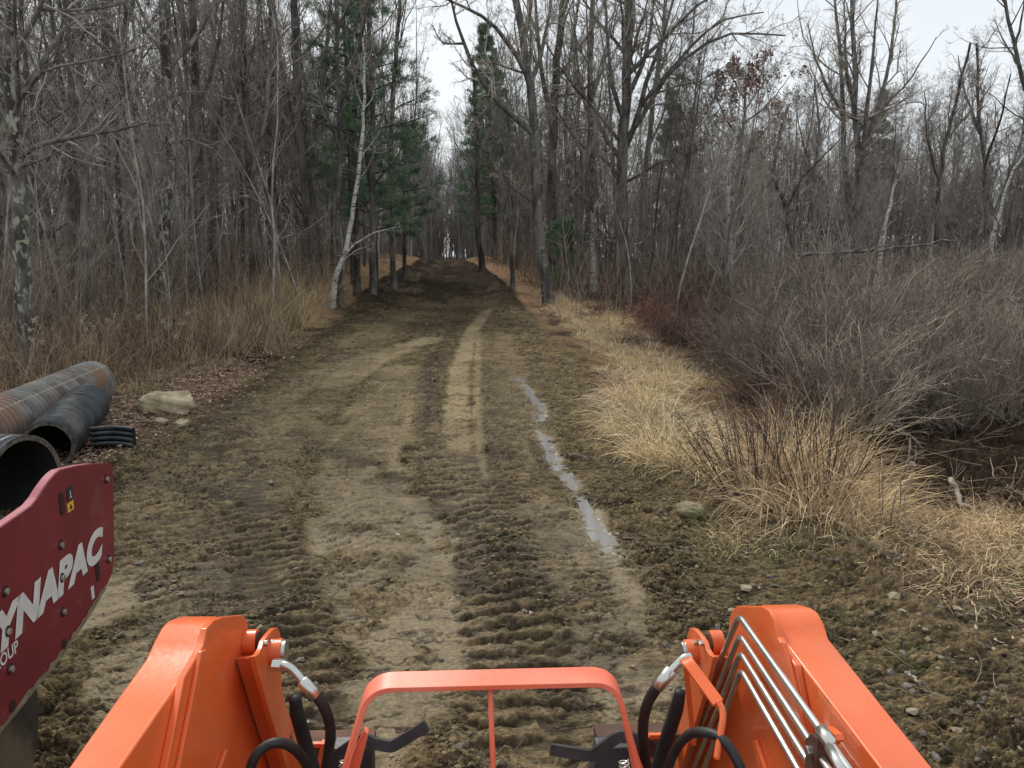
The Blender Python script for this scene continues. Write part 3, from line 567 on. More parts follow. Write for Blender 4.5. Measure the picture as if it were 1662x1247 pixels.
# ---- conifers
def pine(name, label, x, y, h, tr, r_max, z0, Ncl, mat=m_pine, cone=False, lean=0, dead=10, ntw=5, group=None, size=.10):
    root = empty(name, on(x, y, -.08), R.uniform(0, 6))
    tp = grow(np.zeros((1, 3)), np.array([[lean, 0, 1.]]), np.array([h]), 12, .02, .02); trr = tr * np.linspace(1, .1, 12)[None]
    V, Qd = tubes(tp, trr, 8); obj('trunk', mesh_of('pine_trunk', V, Qd, m_bark), root)
    hs = np.linspace(z0, h * .98, Ncl) + R.uniform(-.15, .15, Ncl); st = []; di = []; ln = []
    for hh in hs:
        for a in np.arange(R.integers(3, 6)) * 6.28 / 4.3 + R.uniform(0, 6.28):
            f = (hh - z0) / (h - z0); rl = r_max * ((1 - f) ** .9 + .06) if cone else r_max * (math.sin(math.pi * min(.97, f * .75 + .22)) ** .7) * R.uniform(.45, 1.1)
            c = np.array([np.interp(hh, tp[0, :, 2], tp[0, :, 0]), np.interp(hh, tp[0, :, 2], tp[0, :, 1]), hh])
            st.append(c); di.append((math.cos(a), math.sin(a), .12 + .3 * f)); ln.append(max(.25, rl))
    st = np.array(st); di = np.array(di); ln = np.array(ln)
    B = grow(st, di, ln, 8, .09, -.02 if cone else .035); BR = taper(.012 + .012 * ln, 8, .2)
    mb = MB(); V, Qd = tubes(B, BR, 4); mb.add(V, Qd)
    s2, d2, l2, r2 = spawn(B, BR, 9, .25, .9, .42, .5); d2[:, 2] *= .3; B2 = grow(s2, d2, l2, 5, .1, .03); V, Qd = tubes(B2, taper(r2, 5), 3); mb.add(V, Qd)
    s3, d3, l3, r3 = spawn(B2, taper(r2, 5), ntw, .1, .7, .5, .5); B3 = grow(s3, d3, np.maximum(l3, .15), 4, .1, .05); V, Qd = tubes(B3, taper(r3, 4), 3); mb.add(V, Qd)
    obj('branches', mb.mesh('pine_branches', m_limb), root)
    A = np.concatenate([B3[:, 1:].reshape(-1, 3), B2[:, 2:].reshape(-1, 3)]); dirs = np.concatenate([np.diff(B3, axis=1).reshape(-1, 3), np.diff(B2, axis=1)[:, 1:].reshape(-1, 3)])
    k = R.integers(0, len(A), len(A) * 7 if len(A) * 7 < 130000 else 130000); a_ = A[k] + R.normal(0, .03, (len(k), 3)); d_ = norm(norm(dirs[k]) + R.normal(0, .6, (len(k), 3)) + np.array([0, 0, .15]))
    s_ = norm(np.cross(d_, R.normal(0, 1, (len(k), 3)))) * .006 * (size / .1); Ln = size * R.uniform(.6, 1.3, (len(k), 1))
    V = np.stack([a_ - s_, a_ + s_, a_ + d_ * Ln], 1).reshape(-1, 3)
    obj('needles', mesh_of('pine_needles', V, None, mat, None, False, np.arange(len(V)).reshape(-1, 3)), root)
    st, di, ln, r = spawn(tp, trr, dead, .08, 1.25, .10, .3, t1=.5)
    tag(root, label, 'pine tree', group); return root
pine('white_pine', 'dark green pine overhanging the left side of the road', -4.3, 24.5, 8.8, .11, 2.7, 2.2, 16)
pine('white_pine', 'smaller dark green pine crowded behind the overhanging roadside pine', -5.6, 27.5, 9.8, .13, 2.2, 3.4, 12)
pine('young_pine', 'green pine on the left bank with its lowest boughs above the far mud', -4.3, 31, 6.0, .09, 1.7, 1.8, 9)
pine('spruce', 'tall dark conical evergreen rising right of the road gap', -1.0, 46, 13.2, .16, 2.2, 2.5, 34, cone=True, size=.14)
pine('spruce', 'shorter dark evergreen left of the conical one at the road gap', -1.4, 62, 11.5, .12, 2.0, 6.5, 7, size=.14)
pine('young_pine', 'low green pine sapling behind the right roadside maples', 1.75, 26.5, 2.6, .04, .7, .4, 9, size=.08)
for (x_, y_, hh, lb) in [(28, 62, 13, 'distant evergreen behind the bare trees left of the tall twin trunks'), (44, 66, 12, 'distant evergreen behind the bare trees near the right frame edge'), (12, 60, 12.5, 'distant evergreen behind the broad maple')]:
    pine('spruce', lb, x_, y_, hh, .16, 2.0, 3, 20, cone=True, size=.2)

# ---- the wood: individual trees
def hero_clear(x, y): return True
used = []
def scatter(n, fx, dmin, tries=60):
    out = []
    for _ in range(n * tries):
        if len(out) >= n: break
        x, y = fx()
        if all((x - a) ** 2 + (y - b_) ** 2 > dmin ** 2 for a, b_ in used): used.append((x, y)); out.append((x, y))
    return out
def fL():
    y = 14.5 + 50 * R.random() ** 1.15; l, r = edges1(y); x = -R.uniform(-(l - .9), .72 * y + 1.0); 
    if y < 19 and x > -7.5: return -9 - 3 * R.random(), y
    return x, y
def fR1():
    y = 22 + 40 * R.random(); l, r = edges1(y); return r + 1.2 + 6.5 * R.random() ** 1.2 + (y - 22) * .03, y
def fR2():
    y = 35 + 28 * R.random(); return R.uniform(6, .72 * y + 1), y
for (x, y) in scatter(140, fL, 1.05):
    k = R.random(); lib = LIB['tall'][R.integers(9)] if k < .72 else (LIB['spread'][R.integers(5)] if k < .93 else LIB['birch'][R.integers(3)])
    if k < .93: plant_tree('forest_tree', lib, x, y, R.uniform(.75, 1.15), 'bare grey-brown hardwood crowded into the wood left of the road', 'bare hardwoods in the wood left of the road')
    else: plant_tree('birch_tree', lib, x, y, R.uniform(.8, 1.1), 'slim pale birch standing among dark trunks left of the road', 'pale birches in the wood left of the road', 'birch tree')
for (x, y) in scatter(52, fR1, 1.1):
    k = R.random(); lib = LIB['tall'][R.integers(9)] if k < .6 else LIB['spread'][R.integers(5)]
    plant_tree('forest_tree', lib, x, y, R.uniform(.62, .9), 'bare hardwood in the strip of wood right of the road', 'bare hardwoods beside the right road edge')
for (x, y) in scatter(92, fR2, 1.2):
    k = R.random(); lib = LIB['tall'][R.integers(9)] if k < .35 else LIB['spread'][R.integers(5)] if k < .92 else LIB['birch'][R.integers(3)]
    plant_tree('marsh_tree' if k < .92 else 'birch_tree', lib, x, y, R.uniform(.55, .85) if k < .35 else R.uniform(.6, 1.0), 'bare grey tree in the far wood behind the shrubs' if k < .92 else 'pale birch in the far wood behind the shrubs',
               'bare trees behind the shrub marsh' if k < .92 else 'birches behind the shrub marsh', 'tree' if k < .92 else 'birch tree')
used = []
def fS():
    if R.random() < .62: y = 13 + 30 * R.random(); l, r = edges1(y); x = -R.uniform(-(l - .6), .7 * y); x = x if (y > 17 or x < -6) else x - 3.5; return x, y
    y = 21 + 26 * R.random(); l, r = edges1(y); return r + .8 + R.random() * (.5 * y), y
for (x, y) in scatter(190, fS, .6):
    o = obj('sapling', SAP[R.integers(7)]); o.location = on(x, y, -.05); o.rotation_euler = (R.normal(0, .09), R.normal(0, .09), R.uniform(0, 6.28)); s = R.uniform(.6, 1.15); o.scale = (s, s, s)
    if x < road_x(y): tag(o, 'thin bare sapling under the taller trees left of the road', 'sapling', 'saplings left of the road')
    else: tag(o, 'thin bare sapling under the taller trees right of the road', 'sapling', 'saplings right of the road')

# ---- far-off wood that reads as one mass
mb = MB()
def far_tree(x, y, h, lo=False):
    z = float(gz(x, y)); tp = grow(np.array([[x, y, z - .1]]), np.array([[R.normal(0, .05), R.normal(0, .05), 1.]]), np.array([h]), 6, .05, .03); trr = R.uniform(.08, .16) * np.linspace(1, .15, 6)[None]
    V, Qd = tubes(tp, trr, 4); mb.add(V, Qd)
    st, di, ln, r = spawn(tp, trr, 15, .12, .7, .30, .5); P_ = grow(st, di, ln, 5, .14, .15); Rr = np.maximum(taper(r, 5), .015); V, Qd = tubes(P_, Rr, 3); mb.add(V, Qd)
    st, di, ln, r = spawn(P_, Rr, 9, .1, .7, .5, .6); P_ = grow(st, di, ln, 3, .2, .1); V, Qd = tubes(P_, np.full((len(P_), 3), .011), 3); mb.add(V, Qd)
for _ in range(700):
    y = 58 + 75 * R.random() ** 1.3; x = R.uniform(-.78 * y, .78 * y)
    if abs(x - road_x(y)) < (2.7 if y < 92 else 1.3): continue
    far_tree(x, y, (R.uniform(11, 17) + max(0, y - 60) * .035) if x < 8 else R.uniform(8, 12.5))
for _ in range(300):
    y = 88 + 64 * R.random(); dx_ = R.normal(0, 7)
    if abs(dx_) > 1.3 or y > 135: far_tree(road_x(y) + dx_, y, R.uniform(12, 20))
tag(obj('distant_forest', mb.mesh('distant_forest', m_far)), 'distant mass of bare grey woodland closing the view behind the nearer trees', 'distant woodland', kind='stuff')

# ---- undergrowth of thin brown stems on the forest floor
def stems(N, fx, h0, h1, c, rr=.004, wob=.1, br=2, up=.05):
    P0 = np.array([fx() for _ in range(N)]); z = gz(P0[:, 0], P0[:, 1]); st = np.stack([P0[:, 0], P0[:, 1], z - .03], -1)
    di = np.stack([R.normal(0, .25, N), R.normal(0, .25, N), np.ones(N)], -1); sc_ = R.uniform(h0, h1, N)
    P_ = grow(st, di, sc_, 5, wob, up); rb = rr * (1 + P0[:, 1] * .035); Rr = taper(rb, 5, .4); m = MB()
    V, Qd = tubes(P_, Rr, 3); cc = np.array(c)[None] * R.uniform(.35, 1.5, (N, 1)) ** 1.6; m.add(V, Qd, C=np.repeat(cc, 15, 0))
    if br:
        s2, d2, l2, r2 = spawn(P_, Rr, br, .25, .7, .5, .6); B2 = grow(s2, d2, l2, 4, .18, .05); V, Qd = tubes(B2, taper(np.maximum(r2, .002), 4), 3); m.add(V, Qd, C=np.repeat(np.repeat(cc, br, 0), 12, 0)); tips = B2[:, -1]
    else: tips = P_[:, -1]
    return m, tips, P_
def fU():
    if R.random() < .6:
        y = 12 + 34 * R.random() ** 1.2; l, r = edges1(y); x = -R.uniform(-(l - 1.0), .72 * y + .5); return (x if y > 16 or x < -6.5 else x - 3), y
    y = 20 + 30 * R.random(); l, r = edges1(y); return r + .8 + R.random() ** 1.3 * (.62 * y), y
m, tips, _ = stems(6500, fU, .5, 2.4, (.28, .215, .165), .0036, .15, 4)
tag(obj('undergrowth', m.mesh('undergrowth', m_weed)), 'tangle of thin bare brown stems and suckers filling the floor of the wood', 'undergrowth', kind='stuff')
def fW():                               # brown weeds behind the pipes
    u = R.uniform(-60, 470); v = R.uniform(500, 640) - .05 * u
    if 170 < u and v > 628 - (u - 170) * .18: v = 560 - (u - 170) * .1
    x, y = ground_px(u, v); return x, y
m, tips, Pw = stems(3800, fW, .25, 1.0, (.37, .265, .175), .0036, .17, 4)
tag(obj('brown_weeds', m.mesh('brown_weeds', m_weed)), 'thicket of dead reddish brown weeds behind the pipes and boulder', 'weeds', kind='stuff')
sel = [t for t in tips[R.integers(0, len(tips), 300)]]
mf = MB()
def fFar():
    y = 50 + 95 * R.random(); x = R.uniform(-.8 * y, .8 * y)
    return (x, y) if y > 105 or abs(x - road_x(y)) > 3 else (x + 7, y)
mq, _, _ = stems(9000, fFar, 1.2, 4.5, (.15, .115, .095), .0042, .13, 5)
tag(obj('distant_brush', mq.mesh('distant_brush', m_weed)), 'distant bare brush filling the foot of the far woodland', 'distant brush', kind='stuff')
cen = [ground_px(u, v) for u, v in ((212, 560), (230, 575), (168, 570), (120, 600), (15, 590), (75, 640), (272, 590), (300, 612), (145, 620), (90, 580), (190, 600))]
for (cx_, cy_) in cen:
    for k in range(R.integers(2, 6)):
        c0 = np.array([cx_ + R.normal(0, .10), cy_ + R.normal(0, .1), 0]); c0[2] = gz(c0[0], c0[1]) + R.uniform(.6, 1.0); N = 26
        P_ = c0 + R.normal(0, .022, (N, 3)); V, Q_, C_ = leaf_quads(P_, .012, np.tile((.50, .44, .33), (N, 1)) * R.uniform(.7, 1.2, (N, 1))); mf.add(V, Q_, C=C_)
tag(obj('seed_fluff', mf.mesh('seed_fluff', m_leaf, False)), 'pale fluffy seed heads topping the dead weeds behind the pipes', 'seed heads', kind='stuff')

# ------------------------------------------------------------------ grasses
def blades(base, di, ln, wd, droop, colr, n=5):
    N = len(base); P_ = np.zeros((N, n, 3)); P_[:, 0] = base; d = norm(di); stp = ln / (n - 1)
    for i in range(1, n):
        d = norm(d + np.array([0, 0, -1.]) * (droop * i / n)[:, None] + R.normal(0, .13, (N, 3))); P_[:, i] = P_[:, i - 1] + d * stp[:, None]
    side = norm(np.cross(di, R.normal(0, 1, (N, 3)))); wv = np.linspace(1, .15, n)[None, :, None] * wd[:, None, None] * side[:, None]
    V = np.stack([P_ - wv, P_ + wv], 2).reshape(-1, 3)
    i = np.arange(n - 1); bq = np.stack([i * 2, i * 2 + 1, i * 2 + 3, i * 2 + 2], -1)
    Q_ = (np.arange(N)[:, None, None] * 2 * n + bq[None]).reshape(-1, 4)
    shade = np.linspace(.8, 1.12, n)[None, :, None]
    C_ = (colr[:, None] * np.ones((1, n, 1))); C_ = np.repeat(C_, 2, 1).reshape(-1, 3)
    return V, Q_, C_
TAN = np.array([.56, .42, .25]); STR = np.array([.66, .52, .33]); GRN = np.array([.115, .15, .045])
def clumps(cent, per, rad_, ln, wd, c, spread=.5, droop=.45, lean=(0, 0), vary=.35, zoff=0):
    V_ = MB()
    for (x, y, s) in cent:
        lx, ly = R.normal(0, .35), R.normal(0, .3); N = int(per * s); a = R.uniform(0, 6.28, N); rr_ = rad_ * s ** .5 * R.random(N) ** .6
        bx, by = x + rr_ * np.cos(a), y + rr_ * np.sin(a); bz = gz(bx, by) - .02 + zoff
        di = np.stack([np.cos(a) * spread * rr_ / rad_ + R.normal(0, .38, N) + lean[0] + lx, np.sin(a) * spread * rr_ / rad_ + R.normal(0, .38, N) + lean[1] + ly, R.uniform(.5, 1.2, N)], -1)
        L_ = ln * s ** .5 * R.uniform(.45, 1.15, N); cc = c[None] * R.uniform(1 - vary, 1 + vary, (N, 1)) * np.array([1, R.uniform(.94, 1.03), R.uniform(.85, 1.05)])[None]
        V, Q_, C_ = blades(np.stack([bx, by, bz], -1), di, L_, wd * R.uniform(.6, 1.3, N), droop * R.uniform(.3, 1.6, N), cc); V_.add(V, Q_, C=C_)
    return V_
def pxs(lst): return [(*ground_px(u, v), s) for (u, v, s) in lst]
band = []
for t in np.linspace(0, 1, 46):        # edge of the ditch from the maples to the nearest tussock
    u = np.interp(t, [0, .25, .5, .75, 1], [860, 905, 955, 1000, 1120]); v = np.interp(t, [0, .25, .5, .75, 1], [488, 528, 585, 650, 770])
    band.append((u + 22 + R.uniform(0, 80) * (.4 + t), v + R.uniform(-12, 10), R.uniform(.2, 1.0) * (1.0 - .2 * t)))
for k in range(34):
    t = R.random(); u = np.interp(t, [0, .5, 1], [900, 985, 1080]); v = np.interp(t, [0, .5, 1], [497, 545, 640]); band.append((u + R.uniform(0, 75), v + R.uniform(-10, 12), R.uniform(.15, 1.3)))
g1 = clumps(pxs(band), 300, .24, .60, .0036, STR, .8, 1.2, (-.08, -.1), .6)
big = [(1020, 690, 1.3), (1060, 700, 1.5), (1090, 730, 1.3), (1045, 655, 1.2), (1005, 650, .9), (1110, 760, .8), (1070, 745, .9), (1012, 705, .5), (1000, 590, .7), (1040, 585, .8), (1075, 630, .8)]
g2 = clumps(pxs(big), 520, .26, .66, .0034, STR, .9, 1.35, (-.12, -.12), .6)
bd2 = [(1265, 815, 1.2), (1300, 805, 1.3), (1340, 815, 1.2), (1280, 840, .8), (1375, 845, .7), (1290, 775, 1.2), (1345, 770, 1.2), (1240, 790, .7), (1400, 830, .7), (1360, 850, .7)]
g3 = clumps(pxs(bd2), 300, .28, .86, .0036, TAN * 1.15, .30, .8, (-.02, 0), .6)
low = [(R.uniform(1380, 1690), R.uniform(840, 905) + 0, R.uniform(.5, 1.1)) for _ in range(46)] + [(R.uniform(1170, 1400), R.uniform(860, 900), R.uniform(.3, .6)) for _ in range(16)] + [(R.uniform(1560, 1720), R.uniform(800, 960), R.uniform(.8, 1.3)) for _ in range(14)]
g4 = clumps(pxs(low), 230, .26, .34, .0028, TAN, 1.2, 2.3, (-.1, -.1), .6)
for nm, g, lb in (('ditch_grass', g1, 'long dry straw grass lining the ditch along the right road edge'), ('tussock_grass', g2, 'pale drooping straw tussocks bulging over the right road edge in the middle distance'),
                  ('tall_grass', g3, 'tall tan grass standing through the nearest dark bush on the right'), ('matted_grass', g4, 'low matted tan grass between the nearest bush and the right frame edge')):
    tag(obj(nm, g.mesh(nm, m_grass, False)), lb, 'grass', kind='stuff')
gr = [(R.uniform(1100, 1420), R.uniform(865, 925), R.uniform(.3, .8)) for _ in range(26)] + [(1380, 1010, .7), (1400, 1000, .7), (1435, 1075, .8), (1470, 1080, .8), (1500, 1075, .6), (1520, 1085, .5), (1610, 1200, .4), (1120, 850, .7), (1105, 845, .4), (925, 575, .6), (945, 580, .5), (1580, 900, .8), (1620, 920, .8), (1650, 890, .7), (1345, 870, .8), (1640, 940, .6), (1560, 930, .5)]
g5 = clumps(pxs(gr), 120, .16, .15, .0028, GRN, .9, .8)
tag(obj('green_grass', g5.mesh('green_grass', m_grass, False)), 'thin green grass sprouting on the earth shoulder right of the road', 'grass', kind='stuff')
rd = [(R.uniform(400, 545), R.uniform(478, 545), R.uniform(.5, 1.0)) for _ in range(38)] + [(R.uniform(330, 420), R.uniform(520, 570), R.uniform(.4, .8)) for _ in range(14)]
rdp = [(x, y, s) for (x, y, s) in pxs(rd) if x < edges1(y)[0] - .5]
g6 = clumps(rdp, 75, .42, 1.35, .0050, TAN * 1.0, .12, .12, vary=.5)
tag(obj('reeds', g6.mesh('reeds', m_grass, False)), 'tall straight tan reeds along the left edge of the wood', 'reeds', kind='stuff')
lf = []
for t in np.linspace(0, 1, 70):
    u = np.interp(t, [0, .3, .6, 1], [655, 590, 500, 330]); v = np.interp(t, [0, .3, .6, 1], [470, 505, 548, 625]); lf.append((u - R.uniform(0, 110), v + R.uniform(-16, 4), R.uniform(.3, .8)))
lf = [(x, y, s) for (x, y, s) in pxs(lf) if x < edges1(y)[0] - .1]
g7 = clumps(lf, 200, .30, .36, .0045, TAN * .85, 1.0, 1.2)
lw = [(R.uniform(-60, 330), R.uniform(590, 640), R.uniform(.3, .8)) for _ in range(60)]
g8 = clumps([(x, y, s) for (x, y, s) in pxs(lw) if x < -4.9], 170, .3, .40, .004, TAN * .7, .9, .9)
g7.add(np.concatenate(g8.V), np.concatenate(g8.Q), C=np.concatenate(g8.C))
tag(obj('verge_grass', g7.mesh('verge_grass', m_grass, False)), 'flattened dry grass along the left road verge and behind the pipes', 'grass', kind='stuff')

# ---- leaf litter
def fl():
    while True:
        k = R.random()
        if k < .45: u, v = R.uniform(-40, 400), R.uniform(585, 790); 
        elif k < .75: u, v = R.uniform(300, 700), R.uniform(440, 620)
        elif k < .98: u, v = R.uniform(750, 1100), R.uniform(430, 520)
        else: u, v = R.uniform(1130, 1662), R.uniform(800, 1150)
        x, y = ground_px(u, v); l, r = edges1(y)
        if k < .45 and y < 6.3 and x > -4.2: continue
        if x < l - .15 + R.normal(0, .25) or x > r + .25: return x, y
P2 = np.array([fl() for _ in range(26000)]); P3 = np.stack([P2[:, 0], P2[:, 1], surf(P2[:, 0], P2[:, 1]) + .008 + .02 * R.random(len(P2))], -1)
pal = np.array([(.34, .22, .15), (.22, .14, .10), (.46, .34, .23), (.14, .09, .07), (.33, .18, .12)]); cl = pal[R.integers(0, 5, len(P3))] * R.uniform(.6, 1.25, (len(P3), 1))
V, Q_, C_ = leaf_quads(P3, .013 + .003 * np.minimum(P3[:, 1:2], 12) / 2, cl, True)
tag(obj('leaf_litter', mesh_of('leaf_litter', V, Q_, m_leaf, C_, False)), 'scattered dead brown leaves covering both verges and the forest floor', 'leaf litter', kind='stuff')

# ------------------------------------------------------------------ clods, stones, twigs on the ground
def ico(n=1):
    import bmesh
    bm = bmesh.new(); bmesh.ops.create_icosphere(bm, subdivisions=n, radius=1); V = np.array([v.co[:] for v in bm.verts]); T = np.array([[v.index for v in f.verts] for f in bm.faces]); bm.free(); return V, T
I1, T1 = ico(1)
def pebbles(P2, size, squash, cols_):
    N = len(P2); s = size; J = R.uniform(.45, 1.4, (N, len(I1), 1)); V = I1[None] * J * s[:, None, None] * np.stack([R.uniform(.7, 1.3, N), R.uniform(.7, 1.3, N), np.full(N, squash)], -1)[:, None]
    a = R.uniform(0, 6.28, N); ca, sa = np.cos(a)[:, None], np.sin(a)[:, None]; Vx = V[..., 0] * ca - V[..., 1] * sa; Vy = V[..., 0] * sa + V[..., 1] * ca
    V = np.stack([Vx, Vy, V[..., 2]], -1) + np.stack([P2[:, 0], P2[:, 1], surf(P2[:, 0], P2[:, 1]) + s * squash * .25], -1)[:, None]
    T = (np.arange(N)[:, None, None] * len(I1) + T1[None]).reshape(-1, 3); return V.reshape(-1, 3), T, np.repeat(cols_, len(I1), 0)
def fC_all(n_):
    v = 480 + 770 * R.random(n_) ** .8; u = R.uniform(150, 1250, n_); P = np.array([ground_px(a, b_) for a, b_ in zip(u, v)]); l, r = edges(P[:, 1])
    ok = (P[:, 0] > l - .2) & (P[:, 0] < r + .2) & (fbm(P[:, 0] * 2.1, P[:, 1] * 2.1, 1, 3) > .47 + .12 * R.random(n_)); return P[ok]
def fC():
    while True:
        v = 480 + 770 * R.random() ** .8; u = R.uniform(150, 1250); x, y = ground_px(u, v); l, r = edges1(y)
        if l - .2 < x < r + .2 and fbm(np.array([x * 2.1]), np.array([y * 2.1]), 1, 3)[0] > .44 + .12 * R.random(): return x, y
P2 = fC_all(11000); sz = .003 + .014 * R.random(len(P2)) ** 5 + P2[:, 1] * .0005
m_clod = M('mud_clod', (.8, .8, .8), (1.1, 1.1, 1.1), 40, .9, .004, 90, vcol=True)
P2 = np.concatenate([P2, fC_all(26000)]); P2 = P2[(P2[:, 1] < 14)]; _i = np.clip(np.searchsorted(rows, P2[:, 1]), 1, nr - 1); _j = np.clip(np.searchsorted(cols, P2[:, 0] / (np.maximum(P2[:, 1], 2.0) + .2)), 1, nc - 1); P2 = P2[smooth.reshape(nr, nc)[_i, _j] < .12 + .6 * R.random(len(P2)) ** 5]; sz = .0035 + .012 * R.random(len(P2)) ** 3 + P2[:, 1] * .0006
V, T, C_ = pebbles(P2, sz, .55, np.array((.105, .080, .045))[None] * R.uniform(.3, 2.2, (len(P2), 1)))
tag(obj('mud_clods', mesh_of('mud_clods', V, None, m_clod, C_, False, T)), 'small dark crumbs and clods of mud strewn over the rutted road', 'mud clods', kind='stuff')
def fP():
    while True:
        if R.random() < .6: u, v = R.uniform(1080, 1662), R.uniform(850, 1247)
        else: u, v = R.uniform(160, 1150), R.uniform(520, 1247)
        x, y = ground_px(u, v); 
        if x > edges1(y)[0]: return x, y
P2 = np.array([fP() for _ in range(2600)]); sz = .004 + .022 * R.random(len(P2)) ** 6
pc = np.array([(.24, .19, .125), (.17, .15, .13), (.33, .28, .21), (.13, .11, .09)])[R.integers(0, 4, len(P2))] * R.uniform(.7, 1.2, (len(P2), 1))
V, T, C_ = pebbles(P2, sz, .65, pc)
tag(obj('pebbles', mesh_of('pebbles', V, None, m_clod, C_, False, T)), 'small pale pebbles and gravel pressed into the road and its right shoulder', 'pebbles', kind='stuff')
N = 420; P2 = np.array([fP() for _ in range(N)]); a = R.uniform(0, 6.28, N); st = np.stack([P2[:, 0], P2[:, 1], surf(P2[:, 0], P2[:, 1]) + .008], -1)
P_ = grow(st, np.stack([np.cos(a), np.sin(a), R.normal(0, .08, N)], -1), .05 + .16 * R.random(N) ** 2, 4, .2, 0); Rr = taper(.0012 + .002 * R.random(N), 4, .5); V, Qd = tubes(P_, Rr, 4)
tag(obj('wood_bits', mesh_of('wood_bits', V, Qd, m_weed, np.repeat(np.array((.30, .24, .17))[None] * R.uniform(.4, 1.3, (N, 1)), 16, 0))), 'little broken sticks and straw lying on the mud and the shoulder', 'wood bits', kind='stuff')

hx = R.uniform(3.2, 6.2, 130); hy = R.uniform(6.6, 10, 130); a = R.uniform(0, 6.28, 130); st = np.stack([hx, hy, surf(hx, hy) + .02], -1)
P_ = grow(st, np.stack([np.cos(a), np.sin(a), R.uniform(-.05, .35, 130)], -1), R.uniform(.15, .8, 130), 5, .2, 0); V, Qd = tubes(P_, taper(R.uniform(.004, .012, 130), 5, .4), 5)
tag(obj('dead_sticks', mesh_of('dead_sticks', V, Qd, m_weed, np.repeat(np.array((.26, .19, .14))[None] * R.uniform(.3, 1.6, (130, 1)), 25, 0))), 'jumble of dead sticks and roots lying in the dark muddy hollow at the right', 'dead sticks', kind='stuff')
import bmesh
def boulder(name, label, u, v, wpx, hpx, dpx, c1, c2, seed, moss=None, group=None):
    x, y = ground_px(u, v); k = y / F; rs = np.random.default_rng(seed)
    bm = bmesh.new(); bmesh.ops.create_icosphere(bm, subdivisions=5, radius=1); V = np.array([q.co[:] for q in bm.verts])
    # squared-off block, then chipped facets and roughness
    V = np.sign(V) * np.abs(V) ** .72
    for i in range(16):
        nrm = norm(rs.normal(0, 1, 3)); dd = rs.uniform(.72, .98); t = V @ nrm; V = V - np.clip(t - dd, 0, None)[:, None] * nrm * .85
    r_ = fbm(V[:, 0] * 2.2 + V[:, 2] * 3 + seed, V[:, 1] * 2.2 + V[:, 2] * 1.7, 1, 5) - .5; V = V * (1 + r_ * .26)[:, None]
    V = V * np.array([wpx * k / 2, dpx * k / 2, hpx * k / 2])
    for q_, c_ in zip(bm.verts, V): q_.co = c_
    me = bpy.data.meshes.new(name); bm.to_mesh(me); bm.free(); me.polygons.foreach_set('use_smooth', [True] * len(me.polygons))
    mt = M(name + '_stone', c1, c2, 7, .9, .014, 22)
    if moss: overlay(mt, moss, 5, .52, .6)
    me.materials.append(mt); o = obj(name, me); o.location = (x, y + dpx * k * .35, float(gz(x, y)) + hpx * k * .36); o.rotation_euler = (0, 0, rs.uniform(-.15, .15)); tag(o, label, 'rock', group)
boulder('boulder', 'large flat-topped buff boulder beside the pipes', 266, 674, 94, 42, 70, (.27, .215, .13), (.48, .40, .26), 3)
boulder('stone', 'left of the two small rounded stones in front of the buff boulder', 259, 693, 24, 16, 20, (.26, .21, .13), (.42, .35, .24), 5)
boulder('stone', 'right of the two small rounded stones in front of the buff boulder', 292, 696, 27, 18, 22, (.28, .23, .14), (.46, .38, .26), 6)
boulder('mossy_stone', 'grass-fringed greenish stone on the shoulder right of the road', 1122, 846, 50, 34, 40, (.17, .145, .085), (.32, .27, .18), 8, (.15, .155, .07))
for i, (u, v, w_, lb) in enumerate([(287, 642, 12, 'small buff stone at the right end of the buff boulder'), (1452, 975, 24, 'flat pale stone on the shoulder left of the low grass'), (1478, 760, 22, 'pale stone half hidden in the dark hollow'), (1484, 1162, 22, 'tan angular stone near the orange loader arm'), (1212, 960, 20, 'grey stone at the road edge above the right loader arm'), (1622, 1085, 16, 'tan stone on the shoulder beside the right frame edge'), (1408, 1080, 16, 'pale flat stone beside the green tufts')]):
    if v > 700: boulder('stone', lb, u, v, w_, w_ * .55, w_ * .8, (.26, .22, .15), (.42, .36, .26), 20 + i)

